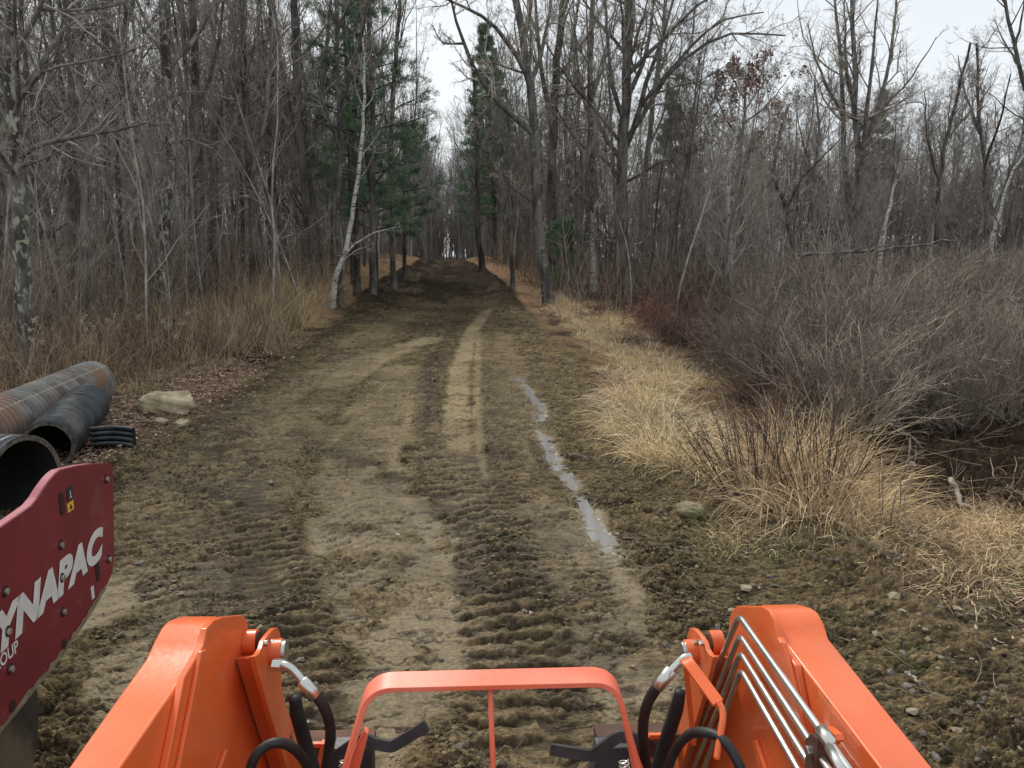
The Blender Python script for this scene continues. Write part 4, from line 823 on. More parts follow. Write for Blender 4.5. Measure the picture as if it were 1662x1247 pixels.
# ------------------------------------------------------------------ shrubs
def shrub_mesh(hh, rad_, nst, c, arch=.0, det=(7, 5), rr=.008):
    m = MB(); a = R.uniform(0, 6.28, nst); tilt = R.uniform(.05, 1.1, nst)
    st = np.stack([np.cos(a), np.sin(a), 0 * a], -1) * rad_ * .22 * R.random((nst, 1)); di = np.stack([np.cos(a) * np.sin(tilt), np.sin(a) * np.sin(tilt), np.cos(tilt)], -1)
    ln = hh * R.uniform(.6, 1.15, nst) * (1 + .2 * tilt); P_ = grow(st, di, ln, 8, .15, arch); Rr = taper(rr * R.uniform(.6, 1.4, nst), 8, .3)
    cc = lambda N: np.repeat(np.array(c)[None] * R.uniform(.35, 1.5, (N, 1)) ** 1.4, 1, 0)
    V, Qd = tubes(P_, Rr, 4); m.add(V, Qd, C=np.repeat(cc(nst), 32, 0))
    if hh > 1.5:                        # a few stout pale arching stems
        k = 3; a = R.uniform(0, 6.28, k); tl = R.uniform(.5, 1.15, k); sp_ = np.stack([np.cos(a), np.sin(a), 0 * a + .3], -1) * .15; dp = np.stack([np.cos(a) * np.sin(tl), np.sin(a) * np.sin(tl), np.cos(tl)], -1)
        Pp = grow(sp_, dp, hh * R.uniform(.8, 1.3, k), 10, .14, .0); V, Qd = tubes(Pp, taper(R.uniform(.009, .016, k), 10, .3), 5); m.add(V, Qd, C=np.tile((1.25, 1.2, 1.12), (len(V), 1)))
    s2, d2, l2, r2 = spawn(P_, Rr, det[0], .18, .65, .45, .55); B2 = grow(s2, d2, l2, 6, .17, .07); R2 = np.maximum(taper(r2, 6), .0032); V, Qd = tubes(B2, R2, 3); m.add(V, Qd, C=np.repeat(cc(len(B2)), 18, 0))
    s3, d3, l3, r3 = spawn(B2, R2, det[1], .12, .65, .5, .6); B3 = grow(s3, d3, l3, 4, .17, .07); V, Qd = tubes(B3, np.full((len(B3), 4), .0027), 3); m.add(V, Qd, C=np.repeat(cc(len(B3)), 12, 0))
    return m.mesh('shrub', m_shrub)
GREYS = [shrub_mesh(R.uniform(1.9, 2.3), 1.2, 62, (1, .92, .86), .03, (9, 4)) for _ in range(4)]
REDS = [shrub_mesh(1.1, .7, 34, (.92, .50, .43), .05, (7, 5), .005) for _ in range(2)]
RUST = [shrub_mesh(1.1, .8, 34, (.82, .56, .49), .03, (6, 4), .005) for _ in range(2)]
sh_pts = []
def shrub(name, me, x, y, s, label, group, cat='shrub'):
    o = obj(name, me); o.location = on(x, y, -.05); o.rotation_euler = (R.normal(0, .08), R.normal(0, .08), R.uniform(0, 6.28)); o.scale = (s, s, s * R.uniform(.85, 1.1)); tag(o, label, cat, group); return o
used = []
def fSh():
    y = 10.0 + 17 * R.random() ** 1.1; x0 = np.interp(y, [9, 12, 16, 20, 28], [3.9, 3.7, 4.6, 6.2, 9]); return R.uniform(x0, .70 * y + 1.0), y
for (x, y) in scatter(76, fSh, 1.05):
    shrub('grey_shrub', GREYS[R.integers(4)], x, y, R.uniform(.55, 1.05), 'grey-brown leafless shrub in the dense thicket right of the ditch', 'leafless shrubs of the marsh thicket')
for (u, v, s, lb) in [(1085, 480, 1.0, 'low red-stemmed shrub just right of the broad maple'), (1130, 470, 1.2, 'brighter red-stemmed shrub at the left edge of the grey thicket'), (1240, 425, 1.0, 'reddish shrub showing above the grey thicket below the white birch'), (1450, 428, 1.2, 'reddish shrub showing above the thicket under the leaning birch'), (1050, 510, .8, 'small red-stemmed shrub at the foot of the broad maple')]:
    x, y = ground_px(u, v + 25); y = min(y, 27); x = (u - CX) / F * y * 1.0; shrub('red_shrub', REDS[R.integers(2)], x, y, s, lb, None)
used = []
def fRu():
    u = R.uniform(1150, 1500); v = R.uniform(640, 720); return ground_px(u, v)
for (x, y) in scatter(9, fRu, .4):
    shrub('rust_shrub', RUST[R.integers(2)], x, y, R.uniform(.5, .8), 'thin reddish brown shrub in front of the grey thicket', 'thin reddish shrubs along the front of the thicket')
def fRu2():
    u = R.uniform(1060, 1170); v = R.uniform(505, 580); return ground_px(u, v)
for (x, y) in scatter(12, fRu2, .4):
    shrub('rust_shrub', RUST[R.integers(2)], x, y, R.uniform(.6, .9), 'reddish brown shrub between the ditch grass and the grey thicket', 'reddish shrubs behind the ditch grass')
# nearest bush of dark upright stems
def stem_bush(name, label, u, v, n_, hh, sprd, c=(.30, .24, .22)):
    x, y = ground_px(u, v); a = R.uniform(0, 6.28, n_); tl = np.abs(R.normal(0, sprd, n_)); m = MB()
    st = np.stack([np.cos(a), np.sin(a), 0 * a - .1], -1) * np.array([.22, .15, 1]) * np.stack([R.random(n_), R.random(n_), np.ones(n_)], -1)
    di = np.stack([np.cos(a) * np.sin(tl), np.sin(a) * np.sin(tl), np.cos(tl)], -1); P_ = grow(st, di, hh * R.uniform(.6, 1.1, n_), 8, .05, .01); Rr = taper(R.uniform(.004, .0075, n_), 8, .35)
    V, Qd = tubes(P_, Rr, 4); m.add(V, Qd, C=np.repeat(np.array(c)[None] * R.uniform(.6, 1.4, (n_, 1)), 32, 0))
    s2, d2, l2, r2 = spawn(P_, Rr, 4, .4, .45, .3, .55); B2 = grow(s2, d2, l2, 5, .08, .03); V, Qd = tubes(B2, np.maximum(taper(r2, 5), .0018), 3); m.add(V, Qd, C=np.repeat(np.array(c)[None] * R.uniform(.8, 1.5, (len(B2), 1)), 15, 0))
    o = obj(name, m.mesh(name, m_shrub)); o.location = on(x, y); tag(o, label, 'bush')
stem_bush('stem_bush', 'nearest bush of straight dark stems fanning left out of the tan grass', 1235, 815, 60, .98, .55)
stem_bush('stem_bush', 'sparse dark stems rising right of the nearest bush in the tan grass', 1330, 830, 26, 1.0, .35)
stem_bush('stem_bush', 'few bent stems standing in the matted grass before the dark hollow', 1440, 860, 9, .75, .55, (.8, .68, .6))
def stick(name, label, pts, r0, mat, cat='branch', sub=3):
    P_ = np.array(pts, float); s = np.concatenate([[0], np.cumsum(np.linalg.norm(np.diff(P_, axis=0), axis=1))]); t = np.linspace(0, s[-1], 14); Pn = np.stack([np.interp(t, s, P_[:, k]) for k in range(3)], -1) + R.normal(0, r0 * .5, (14, 3))
    base = Pn[0].copy(); mb = MB(); Rr = taper(np.array([r0]), 14, .4); V, Qd = tubes((Pn - base)[None], Rr, 7); mb.add(V, Qd)
    if sub:
        s2, d2, l2, r2 = spawn((Pn - base)[None], Rr, sub * 3, .3, .7, .3, .5); B2 = grow(s2, d2, l2, 5, .15, .03); V, Qd = tubes(B2, taper(r2, 5), 4); mb.add(V, Qd)
    o = obj(name, mb.mesh(name, mat)); o.location = base; tag(o, label, cat); return o
m_dry = M('weathered_wood', (.22, .19, .15), (.42, .38, .32), 12, .85, .004, 40)
stick('fallen_branch', 'bare pale snag sloping down through the matted grass before the dark hollow', [at(1545, 775, 5.9), at(1560, 815, 5.7), at(1590, 835, 5.6), at(1625, 860, 5.4)], .022, m_dry, sub=1)
stick('fallen_branch', 'long whitish bough lying across the top of the grey thicket', [at(1300, 415, 24), at(1400, 408, 23), at(1470, 400, 23), at(1550, 390, 22)], .06, m_barkg)
stick('fallen_branch', 'whitish lichened bough reaching down out of the thicket toward the dark hollow', [at(1640, 690, 8.2), at(1600, 660, 8.4), at(1540, 640, 8.6), at(1500, 632, 9.0), at(1470, 645, 8.8)], .009, m_barkg, sub=4)
stick('fallen_branch', 'grey lichened bough at the right frame edge inside the thicket', [at(1700, 560, 9.5), at(1660, 500, 9.6), at(1620, 478, 10), at(1570, 468, 10)], .009, m_barkg, sub=3)
x, y = ground_px(1105, 770); stick('stick', 'dark stick poking from the foot of the straw tussock', [(x, y, gz(x, y) + .05), (x + .12, y - .2, gz(x, y) - .02 + .02)], .012, m_bark, 'stick', 0)
x, y = ground_px(940, 745); stick('stick', 'dark stick half buried in the mud beside the puddle', [(x - .12, y + .08, gz(x, y) + .03), (x + .15, y - .15, gz(x, y) + .03)], .014, m_bark, 'stick', 0)
x, y = ground_px(1478, 1108); stick('stick', 'pale cut stick lying on the shoulder near the right loader arm', [(x, y + .04, gz(x, y) + .03), (x + .01, y - .05, gz(x, y) + .03)], .009, m_dry, 'stick', 0)

# ------------------------------------------------------------------ culvert pipes
m_pblack = overlay(M('black_plastic', (.020, .024, .028), (.055, .062, .07), 6, .42, .001, 40), (.15, .14, .12), 3, .55, .66, (1, 1, 1), .6)
m_prust = overlay(overlay(M('rusty_pipe', (.13, .125, .115), (.24, .225, .20), 5, .6, .001, 40), (.25, .12, .06), 1.7, .47, .62, None, .75), (.10, .065, .045), 2.6, .56, .64, None, .8)
m_inside = M('pipe_inside', (.008, .008, .008), (.016, .015, .014), 5, .8)  # inner shade put into the colour; the short pipes let light through
m_rim = M('muddy_rim', (.05, .045, .038), (.15, .13, .10), 22, .8)
def corr_pipe(name, label, a, b_, r, per, amp, mat, rimmat, cat='pipe', stripe=None, arc=(0, 2 * math.pi), dent=None):
    a = np.array(a, float); b_ = np.array(b_, float); Lg = np.linalg.norm(b_ - a); d = (b_ - a) / Lg; u_ = norm(np.cross(d, [0, 0, 1])); v_ = np.cross(u_, d)
    root = empty(name, tuple(a)); per_n = max(1, int(Lg / per)); nl = per_n * 8 + 1; na = 64; th = np.linspace(arc[0], arc[1], na)
    s = np.linspace(0, Lg, nl); prof = (np.clip(np.cos(s / Lg * per_n * 2 * np.pi) * 1.6, -1, 1)) * amp
    def shell(r0, sc_):
        S, TH = np.meshgrid(s, th, indexing='ij'); rr_ = r0 + prof[:, None] * sc_ + 0 * TH
        if dent: rr_ = rr_ - dent[2] * np.exp(-((S - dent[0]) / .10) ** 2 - ((TH - dent[1]) / .45) ** 2)
        V = d * S[..., None] + u_ * (rr_ * np.cos(TH))[..., None] + v_ * (rr_ * np.sin(TH))[..., None]
        ix = np.arange(nl * na).reshape(nl, na); Q_ = np.stack([ix[:-1, :-1], ix[:-1, 1:], ix[1:, 1:], ix[1:, :-1]], -1).reshape(-1, 4); return V.reshape(-1, 3), Q_
    V, Q_ = shell(r, 1); obj('corrugated_wall', mesh_of(name, V, Q_, mat), root)
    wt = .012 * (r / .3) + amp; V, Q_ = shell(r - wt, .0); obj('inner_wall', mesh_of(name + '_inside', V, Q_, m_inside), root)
    for s0 in (0., Lg):
        ring = []; 
        for t in th:
            for rr_ in (r + amp * .9, r - wt): ring.append(d * s0 + (u_ * math.cos(t) + v_ * math.sin(t)) * rr_)
        i = np.arange(na - 1) * 2; obj('rim', mesh_of(name + '_rim', ring, np.stack([i, i + 1, i + 3, i + 2], -1), rimmat), root)
    if stripe is not None:
        V = []
        for s0 in s:
            pr = np.interp(s0, s, prof); 
            for dt in (-.02, .02): V.append(d * s0 + (u_ * math.cos(stripe + dt) + v_ * math.sin(stripe + dt)) * (r + pr + .002))
        i = np.arange(nl - 1) * 2; obj('stripe', mesh_of(name + '_stripe', V, np.stack([i, i + 1, i + 3, i + 2], -1), M('faded_stripe', (.34, .32, .2), (.45, .42, .28), 9, .7)), root)
    tag(root, label, cat); return root
g0 = lambda x, y: float(gz(x, y))
corr_pipe('corrugated_pipe', 'long rust-stained corrugated culvert pipe with a yellow stripe, farthest of the pipes', (-4.90, 6.40, g0(-4.6, 6.5) + .25), (-5.32, 9.6, g0(-5.3, 9.6) + .26), .27, .085, .018, m_prust, m_rim, stripe=rad(52))
corr_pipe('corrugated_pipe', 'black corrugated plastic culvert pipe with a dented top, middle of the pipes', (-4.26, 6.85, g0(-4.2, 6.8) + .19), (-4.76, 8.45, g0(-4.7, 8.4) + .21), .215, .068, .016, m_pblack, m_rim, dent=(1.25, rad(75), .03))
corr_pipe('corrugated_pipe', 'wide black-mouthed pipe end with a muddy rim right behind the red roller', (-3.56, 5.42, g0(-3.5, 5.5) + .29), (-5.0, 5.72, g0(-5, 5.8) + .29), .325, .09, .014, m_pblack, m_rim)
cb = corr_pipe('pipe_coupling', 'short curved four-ribbed black coupling band leaning beside the black pipe', (-3.98, 7.35, g0(-4, 7.3) - .10), (-3.56, 7.30, g0(-3.6, 7.3) - .10), .30, .42, .0, m_pblack, m_rim, 'pipe coupling', arc=(rad(28), rad(118)))
for o in list(cb.children): bpy.data.objects.remove(o)
# four separate fat ribs bent over one band
mbk = MB()
for k in range(4):
    th = np.linspace(0, .43, 14); 
    yy = -.02 - k * .012; zz = .215 - k * .05
    P_ = np.stack([th, yy + .03 * np.sin(th / .43 * math.pi), np.full(14, zz) + .012 * np.sin(th / .43 * math.pi)], -1); V, Qd = tubes(P_[None], np.full((1, 14), .021), 10); mbk.add(V, Qd)
    for e in (0, -1): mbk.add(np.concatenate([[P_[e]], P_[e] + np.stack([0 * np.arange(10), .021 * np.cos(np.arange(10) * .628), .021 * np.sin(np.arange(10) * .628)], -1)]), T=[(0, 1 + i, 1 + (i + 1) % 10) for i in range(10)])
obj('ribs', mbk.mesh('coupling_ribs', m_pblack), cb)
poly('web', [(0.0, .0, 0), (.42, .0, 0), (.42, .0, .215), (0.0, .0, .215), (0.0, .03, 0), (.42, .03, 0), (.42, .03, .215), (0.0, .03, .215)], [(0, 1, 2, 3), (5, 4, 7, 6), (0, 4, 5, 1), (3, 2, 6, 7), (0, 3, 7, 4), (1, 5, 6, 2)], m_inside, cb)
cb.location = (-4.16, 7.42, g0(-3.9, 7.42) - .01); cb.rotation_euler = (0, .0, -.03)
#MACHINES
# ------------------------------------------------------------------ machines
m_or = overlay(M('orange_paint', (.80, .148, .034), (.72, .124, .028), 3, .34, .0006, 60, spec=.5, coat=.15), (.74, .30, .17), 5, .50, .78, None, .35, .6)
overlay(m_or, (.24, .17, .10), 46, .655, .70, None, .4, .8)
m_orf = overlay(M('faded_orange_paint', (.86, .20, .12), (.80, .16, .08), 6, .40, .0005, 60), (.88, .36, .26), 4, .48, .7, None, .55, .55)
m_steel = M('zinc_steel', (.52, .54, .50), (.66, .67, .62), 14, .28, .0003, 90, metal=.9)
m_steeld = M('dull_steel', (.24, .23, .21), (.42, .40, .36), 10, .42, .0006, 50, metal=.8)
m_rub = M('hose_rubber', (.012, .012, .013), (.022, .022, .023), 30, .55, .0004, 200)
m_blk = M('black_steel', (.022, .022, .026), (.05, .05, .056), 12, .45, .0006, 60)
m_brn = M('rusted_steel', (.075, .035, .022), (.16, .07, .035), 9, .75, .002, 50)
m_red = overlay(overlay(M('maroon_paint', (.165, .013, .022), (.215, .020, .031), 2.5, .38, .0005, 30), (.30, .10, .10), 9, .60, .72, (1, .25, 1.2), .35), (.26, .20, .14), 2.1, .60, .72, None, .35, .8)
m_redtop = M('pale_maroon_edge', (.36, .07, .10), (.30, .05, .08), 12, .6)
m_white = M('white_lettering', (.62, .62, .58), (.72, .72, .68), 20, .5)
m_dirt = M('dried_mud', (.17, .13, .085), (.26, .21, .14), 14, .95, .003, 60)
m_drum = overlay(M('muddy_drum', (.018, .015, .012), (.04, .034, .028), 6, .6, .003, 30), (.12, .095, .06), 3, .5, .62)
m_yel = M('yellow_sticker', (.75, .45, .03), (.8, .5, .04), 10, .5)

T_ROT, T_ROLL, T_X = math.atan(.067), -rad(1.4), .088
trac = empty('tractor', (T_X, 0, 0)); trac.rotation_euler = (0, T_ROLL, T_ROT)
tag(trac, 'orange tractor front loader seen from the seat, two boom arms and a guard bar', 'tractor')
_Rz = np.array([[math.cos(T_ROT), -math.sin(T_ROT), 0], [math.sin(T_ROT), math.cos(T_ROT), 0], [0, 0, 1]])
_Ry = np.array([[math.cos(T_ROLL), 0, math.sin(T_ROLL)], [0, 1, 0], [-math.sin(T_ROLL), 0, math.cos(T_ROLL)]])
_A = (_Rz @ _Ry).T; _o = _A @ np.array([-T_X, 0, CAMH])
def LP(u, v, xl): d = _A @ ray(u, v); return _o + d * ((xl - _o[0]) / d[0])
def LD(u, v, d): return _o + _A @ ray(u, v) * d
def loft(name, A, B, mat, parent, bevel=.004, seg=3):
    n_ = len(A); V = list(A) + list(B); Fc = [tuple(range(n_))[::-1], tuple(range(n_, 2 * n_))] + [(i, (i + 1) % n_, n_ + (i + 1) % n_, n_ + i) for i in range(n_)]
    o = poly(name, V, Fc, mat, parent, bevel=bevel, seg=seg)
    bm = bmesh.new(); bm.from_mesh(o.data); bmesh.ops.recalc_face_normals(bm, faces=bm.faces); bm.to_mesh(o.data); bm.free(); return o
def plate(name, pts, dx, mat, parent, bevel=.002):   # plate whose outline lies in a plane x = const, thickness along x
    A = [np.array(p) for p in pts]; B = [p + np.array([dx, 0, 0]) for p in A]; return loft(name, A, B, mat, parent, bevel)
def crom(P, k=8):
    P = np.array(P, float); P = np.concatenate([[2 * P[0] - P[1]], P, [2 * P[-1] - P[-2]]]); o = []
    for i in range(1, len(P) - 2):
        for t in np.linspace(0, 1, k, endpoint=False):
            o.append(.5 * ((2 * P[i]) + (-P[i - 1] + P[i + 1]) * t + (2 * P[i - 1] - 5 * P[i] + 4 * P[i + 1] - P[i + 2]) * t * t + (-P[i - 1] + 3 * P[i] - 3 * P[i + 1] + P[i + 2]) * t ** 3))
    o.append(P[-2]); return np.array(o)
def rope(P, r, sides=16, caps=True, taper_=None):
    """tube with parallel-transported frame and rounded ends"""
    P = np.array(P); n_ = len(P); T = np.gradient(P, axis=0); T = norm(T); U = norm(np.cross(T[0], [.3, .2, 1.])); Us = []
    for i in range(n_): U = norm(U - T[i] * (U @ T[i])); Us.append(U)
    Us = np.array(Us); W = np.cross(T, Us); a = np.arange(sides) * 2 * np.pi / sides; rr_ = np.full(n_, r) if taper_ is None else np.interp(np.linspace(0, 1, n_), np.linspace(0, 1, len(taper_)), taper_)
    V = (P[:, None] + rr_[:, None, None] * (np.cos(a)[None, :, None] * Us[:, None] + np.sin(a)[None, :, None] * W[:, None])).reshape(-1, 3)
    i = np.arange(n_ - 1)[:, None] * sides; j = np.arange(sides)[None]; Q_ = np.stack([i + j, i + (j + 1) % sides, i + sides + (j + 1) % sides, i + sides + j], -1).reshape(-1, 4); Tt = []
    if caps:
        b0 = len(V); V = np.concatenate([V, [P[0] - T[0] * rr_[0] * .35, P[-1] + T[-1] * rr_[-1] * .35]])
        Tt = [(b0, (k + 1) % sides, k) for k in range(sides)] + [(b0 + 1, (n_ - 1) * sides + k, (n_ - 1) * sides + (k + 1) % sides) for k in range(sides)]
    return V, Q_, Tt
def tube(name, P, r, mat, parent, smooth_=True, k=8, **kw):
    C_ = crom(P, k) if smooth_ else np.array(P, float); V, Q_, Tt = rope(C_, r, **kw); return obj(name, mesh_of(name, V, Q_, mat, None, True, Tt if len(Tt) else None), parent)
def cyl(name, c, ax, r, h, mat, parent, bevel=.0015, n_=28):
    c = np.array(c, float); ax = norm(np.array(ax, float)); u_ = norm(np.cross(ax, [.1, .2, 1.])); v_ = np.cross(ax, u_)
    ring = [u_ * math.cos(t) * r + v_ * math.sin(t) * r for t in np.arange(n_) * 2 * math.pi / n_]
    return loft(name, [c - ax * h / 2 + q_ for q_ in ring], [c + ax * h / 2 + q_ for q_ in ring], mat, parent, bevel)
def ext(p0, p1, k): return p0 + (p0 - p1) * k
def arm(side, outer, inner, xo, xi, plate_px, rib_px, rib2_px, rx):
    O = [LP(u, v, xo) for u, v in outer]; I = [LP(u, v, xi) for u, v in inner]
    O = [ext(O[0], O[1], 2.6)] + O; I = [ext(I[0], I[1], 2.6)] + I
    def close(T):
        e = T[-1]; n0 = T[0]; mk = lambda dy, dz: np.array([e[0], e[1] + dy, e[2] + dz])
        return T + [mk(.03, -.012), mk(.20, -.20), mk(.36, -.56), mk(.60, -.92), mk(.48, -.96), mk(.20, -.60), mk(.0, -.30), mk(-.22, -.17), np.array([n0[0], n0[1], n0[2] - .17])]
    a = loft('loader_arm', close(O), close(I), m_or, trac, .006, 3)
    pl = [LP(u, v, rx) for u, v in plate_px]; e = pl[-2]; 
    pl = pl[:-1] + [np.array([rx, pl[-2][1] + .12, pl[-2][2] - .22]), np.array([rx, pl[-2][1] - .12, pl[-2][2] - .26]), np.array([rx, pl[-1][1] - .02, pl[-1][2] - .30]), pl[-1]]
    plate('knee_plate', pl, side * .014, m_or, a, .003)
    r_ = [LP(u, v, rx) for u, v in rib_px]; plate('weld_rib', r_, -side * .009, m_or, a, .003)
    r_ = [LP(u, v, rx) for u, v in rib2_px]; plate('weld_rib', r_, -side * .010, m_or, a, .003)
    return a
XI, XR = .594, .580
aL = arm(-1, [(110, 1247), (180, 1148), (236, 1070), (250, 1040), (262, 1018), (272, 1008), (285, 1003)], [(193, 1247), (262, 1148), (318, 1072), (328, 1045), (334, 1022), (338, 1010), (345, 1003)], -.70, -XI,
         [(300, 1100), (330, 1048), (336, 1020), (347, 1007), (362, 1001), (392, 998), (400, 1004), (404, 1022), (406, 1070), (414, 1100), (440, 1190), (470, 1247), (262, 1290)],
         [(320, 1058), (329, 1054), (312, 1140), (293, 1235), (283, 1290), (274, 1290), (285, 1235), (304, 1140)], [(361, 1216), (366, 1219), (346, 1290), (336, 1290)], -XR)
aR = arm(1, [(1515, 1247), (1430, 1142), (1345, 1036), (1338, 1012), (1328, 994), (1318, 987), (1304, 983)], [(1430, 1247), (1350, 1142), (1272, 1040), (1262, 1020), (1255, 1000), (1250, 990), (1243, 984)], .70, XI,
         [(1290, 1080), (1262, 1035), (1256, 1008), (1248, 992), (1236, 984), (1196, 984), (1188, 990), (1184, 1004), (1180, 1052), (1172, 1085), (1146, 1175), (1110, 1247), (1330, 1290)],
         [(1268, 1042), (1277, 1042), (1300, 1130), (1318, 1225), (1330, 1290), (1320, 1290), (1308, 1225), (1290, 1130)], [(1232, 1200), (1226, 1203), (1250, 1290), (1262, 1290)], XR)
# front strip, ear, pin boss and bolts on each side
for sd_, mp_ in ((-1, lambda u, v: (u, v)), (1, lambda u, v: (1570 - u, v))):
    L_ = lambda u, v, x_: LP(*mp_(u, v), x_ * sd_)
    arm_ = aL if sd_ < 0 else aR
    plate('hinge_bracket', [L_(u, v, .53) for u, v in [(404, 1066), (411, 1062), (417, 1052), (420, 1041), (428, 1030), (437, 1020), (443, 1019), (447, 1028), (450, 1050), (449, 1110), (455, 1140), (474, 1195), (486, 1260), (462, 1260), (430, 1160), (410, 1092)]], -sd_ * .012, m_or, trac, .002)
    plate('bracket_web', [L_(u, v, .545) for u, v in [(405, 1068), (412, 1064), (436, 1128), (470, 1250), (458, 1250), (428, 1150)]], sd_ * .03, m_or, trac, .002)
    c = L_(452, 1058, .50); cyl('pin_boss', c + np.array([sd_ * .012, 0, 0]), (1, 0, 0), .030, .045, m_or, trac); cyl('pin_end', c + np.array([-sd_ * .013, 0, 0]), (1, 0, 0), .026, .012, m_steel, trac)
    for (u, v) in ((432, 1044), (442, 1043)): c = L_(u, v, .512); cyl('bolt_head', c, (1, 0, 0), .0075, .008, m_steel, trac, .001, 6)
    c = L_(408, 1043, .565); cyl('bushing', c, (1, 0, 0), .030, .03, m_or, trac); cyl('bushing_core', c + np.array([-sd_ * .012, 0, 0]), (1, 0, 0), .024, .012, m_brn if sd_ > 0 else m_blk, trac)
# guard bar
def flatbar(name, P, w_, t_, mat, parent, wdir):
    P = np.array(P); T = norm(np.gradient(P, axis=0)); Wd = norm(np.array(wdir, float)); Wv = norm(Wd - T * (T @ Wd)[:, None]); Nv = np.cross(T, Wv); V = []
    for p, w2, n2_ in zip(P, Wv, Nv):
        for a, b_ in ((-1, -1), (1, -1), (1, 1), (-1, 1)): V.append(p + w2 * w_ / 2 * a + n2_ * t_ / 2 * b_)
    Fc = [(0, 1, 2, 3)[::-1], tuple(range(len(V) - 4, len(V)))]
    for i in range(len(P) - 1):
        for k in range(4): Fc.append((i * 4 + k, i * 4 + (k + 1) % 4, i * 4 + 4 + (k + 1) % 4, i * 4 + 4 + k))
    o = poly(name, V, Fc, mat, parent, bevel=.0015); bm = bmesh.new(); bm.from_mesh(o.data); bmesh.ops.recalc_face_normals(bm, faces=bm.faces); bm.to_mesh(o.data); bm.free(); return o
tl, tr_ = LD(601, 1108, 1.5), LD(996, 1098, 1.5); LY = lambda u, v, y_: _o + (_A @ ray(u, v)) * ((y_ - _o[1]) / (_A @ ray(u, v))[1])
bl, br_ = LY(556, 1262, tl[1] - .03), LY(1040, 1262, tr_[1] - .03)
def corner(p, a, b_, r): 
    d1 = norm(a - p); d2 = norm(b_ - p); return [((1 - t) ** 2) * (p + d1 * r) + 2 * t * (1 - t) * p + t * t * (p + d2 * r) for t in np.linspace(0, 1, 9)]
gp = [ext(bl, tl, .5)] + [bl] + corner(tl, bl, tr_, .045) + [tl * (1 - t) + tr_ * t for t in (.3, .5, .7)] + corner(tr_, tl, br_, .045) + [br_, ext(br_, tr_, .5)]
gb = flatbar('guard_bar', gp, .050, .011, m_orf, trac, (0, 1, .10)) 
cm = (tl + tr_) / 2; tube('guard_rod', [cm + np.array([-.004, 0, -.004]), LY(801, 1262, cm[1] - .03), ext(LY(801, 1262, cm[1] - .03), cm, .4)], .0052, m_orf, trac, False)
for sd_, pts in ((-1, [(591, 1188), (598, 1192), (580, 1262), (557, 1262)]), (1, [(1013, 1180), (1022, 1186), (1050, 1262), (1030, 1262)])):
    A = [LY(u, v, tl[1] - .01) for u, v in pts]; nv = norm(np.cross(A[1] - A[0], A[2] - A[0])); loft('guard_foot', A, [p + nv * .02 for p in A], m_orf, trac, .002)
# hoses
tube('hydraulic_hose', [LD(512, 1127, 1.55), LD(527, 1150, 1.56), LD(536, 1182, 1.58), LD(534, 1215, 1.6), LD(526, 1262, 1.62), LD(515, 1300, 1.62)], .0110, m_rub, trac)
tube('crimp_sleeve', [LD(490, 1105, 1.55), LD(514, 1130, 1.55)], .0125, m_steel, trac, False)
tube('elbow_fitting', [LD(452, 1079, 1.56), LD(464, 1080, 1.55), (LD(477, 1089, 1.55)), LD(495, 1110, 1.55)], .0082, m_steel, trac)
cyl('hex_nut', LD(453, 1080, 1.56), LD(464, 1080, 1.55) - LD(448, 1079, 1.56), .0135, .022, m_steel, trac, .001, 6)
tube('hydraulic_hose', [LD(478, 1131, 1.75), LD(483, 1160, 1.76), LD(495, 1205, 1.78), LD(512, 1262, 1.8)], .0150, m_rub, trac, taper_=[.013, .0165, .0165, .016])
tube('hydraulic_hose', [LD(400, 1275, 1.5), LD(412, 1232, 1.5), LD(432, 1211, 1.51), LD(456, 1206, 1.52), LD(482, 1220, 1.55), LD(505, 1255, 1.6), LD(520, 1300, 1.62)], .0100, m_rub, trac)
tube('hydraulic_hose', [LD(1068, 1113, 1.5), LD(1052, 1140, 1.52), LD(1044, 1172, 1.54), LD(1045, 1210, 1.56), LD(1053, 1262, 1.6)], .0108, m_rub, trac)
tube('crimp_sleeve', [LD(1090, 1088, 1.5), LD(1066, 1116, 1.5)], .0125, m_steel, trac, False)
tube('elbow_fitting', [LD(1122, 1066, 1.5), LD(1108, 1070, 1.5), LD(1088, 1090, 1.5)], .0080, m_steel, trac)
tube('hydraulic_hose', [LD(1104, 1122, 1.72), LD(1098, 1150, 1.73), LD(1082, 1200, 1.76), LD(1062, 1262, 1.8)], .0150, m_rub, trac, taper_=[.012, .0155, .016, .015])
tube('hydraulic_hose', [LD(1076, 1275, 1.5), LD(1094, 1222, 1.46), LD(1118, 1193, 1.42), LD(1145, 1189, 1.38), LD(1172, 1200, 1.35), LD(1195, 1232, 1.33), LD(1212, 1275, 1.32)], .0090, m_rub, trac)
# rod guard on the right arm
flatbar('hose_guard', crom([LD(1112, 1072, 1.47), LD(1118, 1077, 1.45), LD(1138, 1104, 1.42), LD(1166, 1142, 1.38)], 6), .022, .009, m_or, trac, (1, .2, .3))
tube('guard_hook', [LD(1165, 1138, 1.38), LD(1172, 1152, 1.37), LD(1173, 1170, 1.36), LD(1168, 1200, 1.35), LD(1163, 1232, 1.34)], .0058, m_or, trac)
flatbar('hose_guard', crom([LD(1113, 1072, 1.49), LD(1115, 1100, 1.52), LD(1120, 1150, 1.56), LD(1126, 1208, 1.6)], 6), .010, .008, m_or, trac, (1, 0, 0))
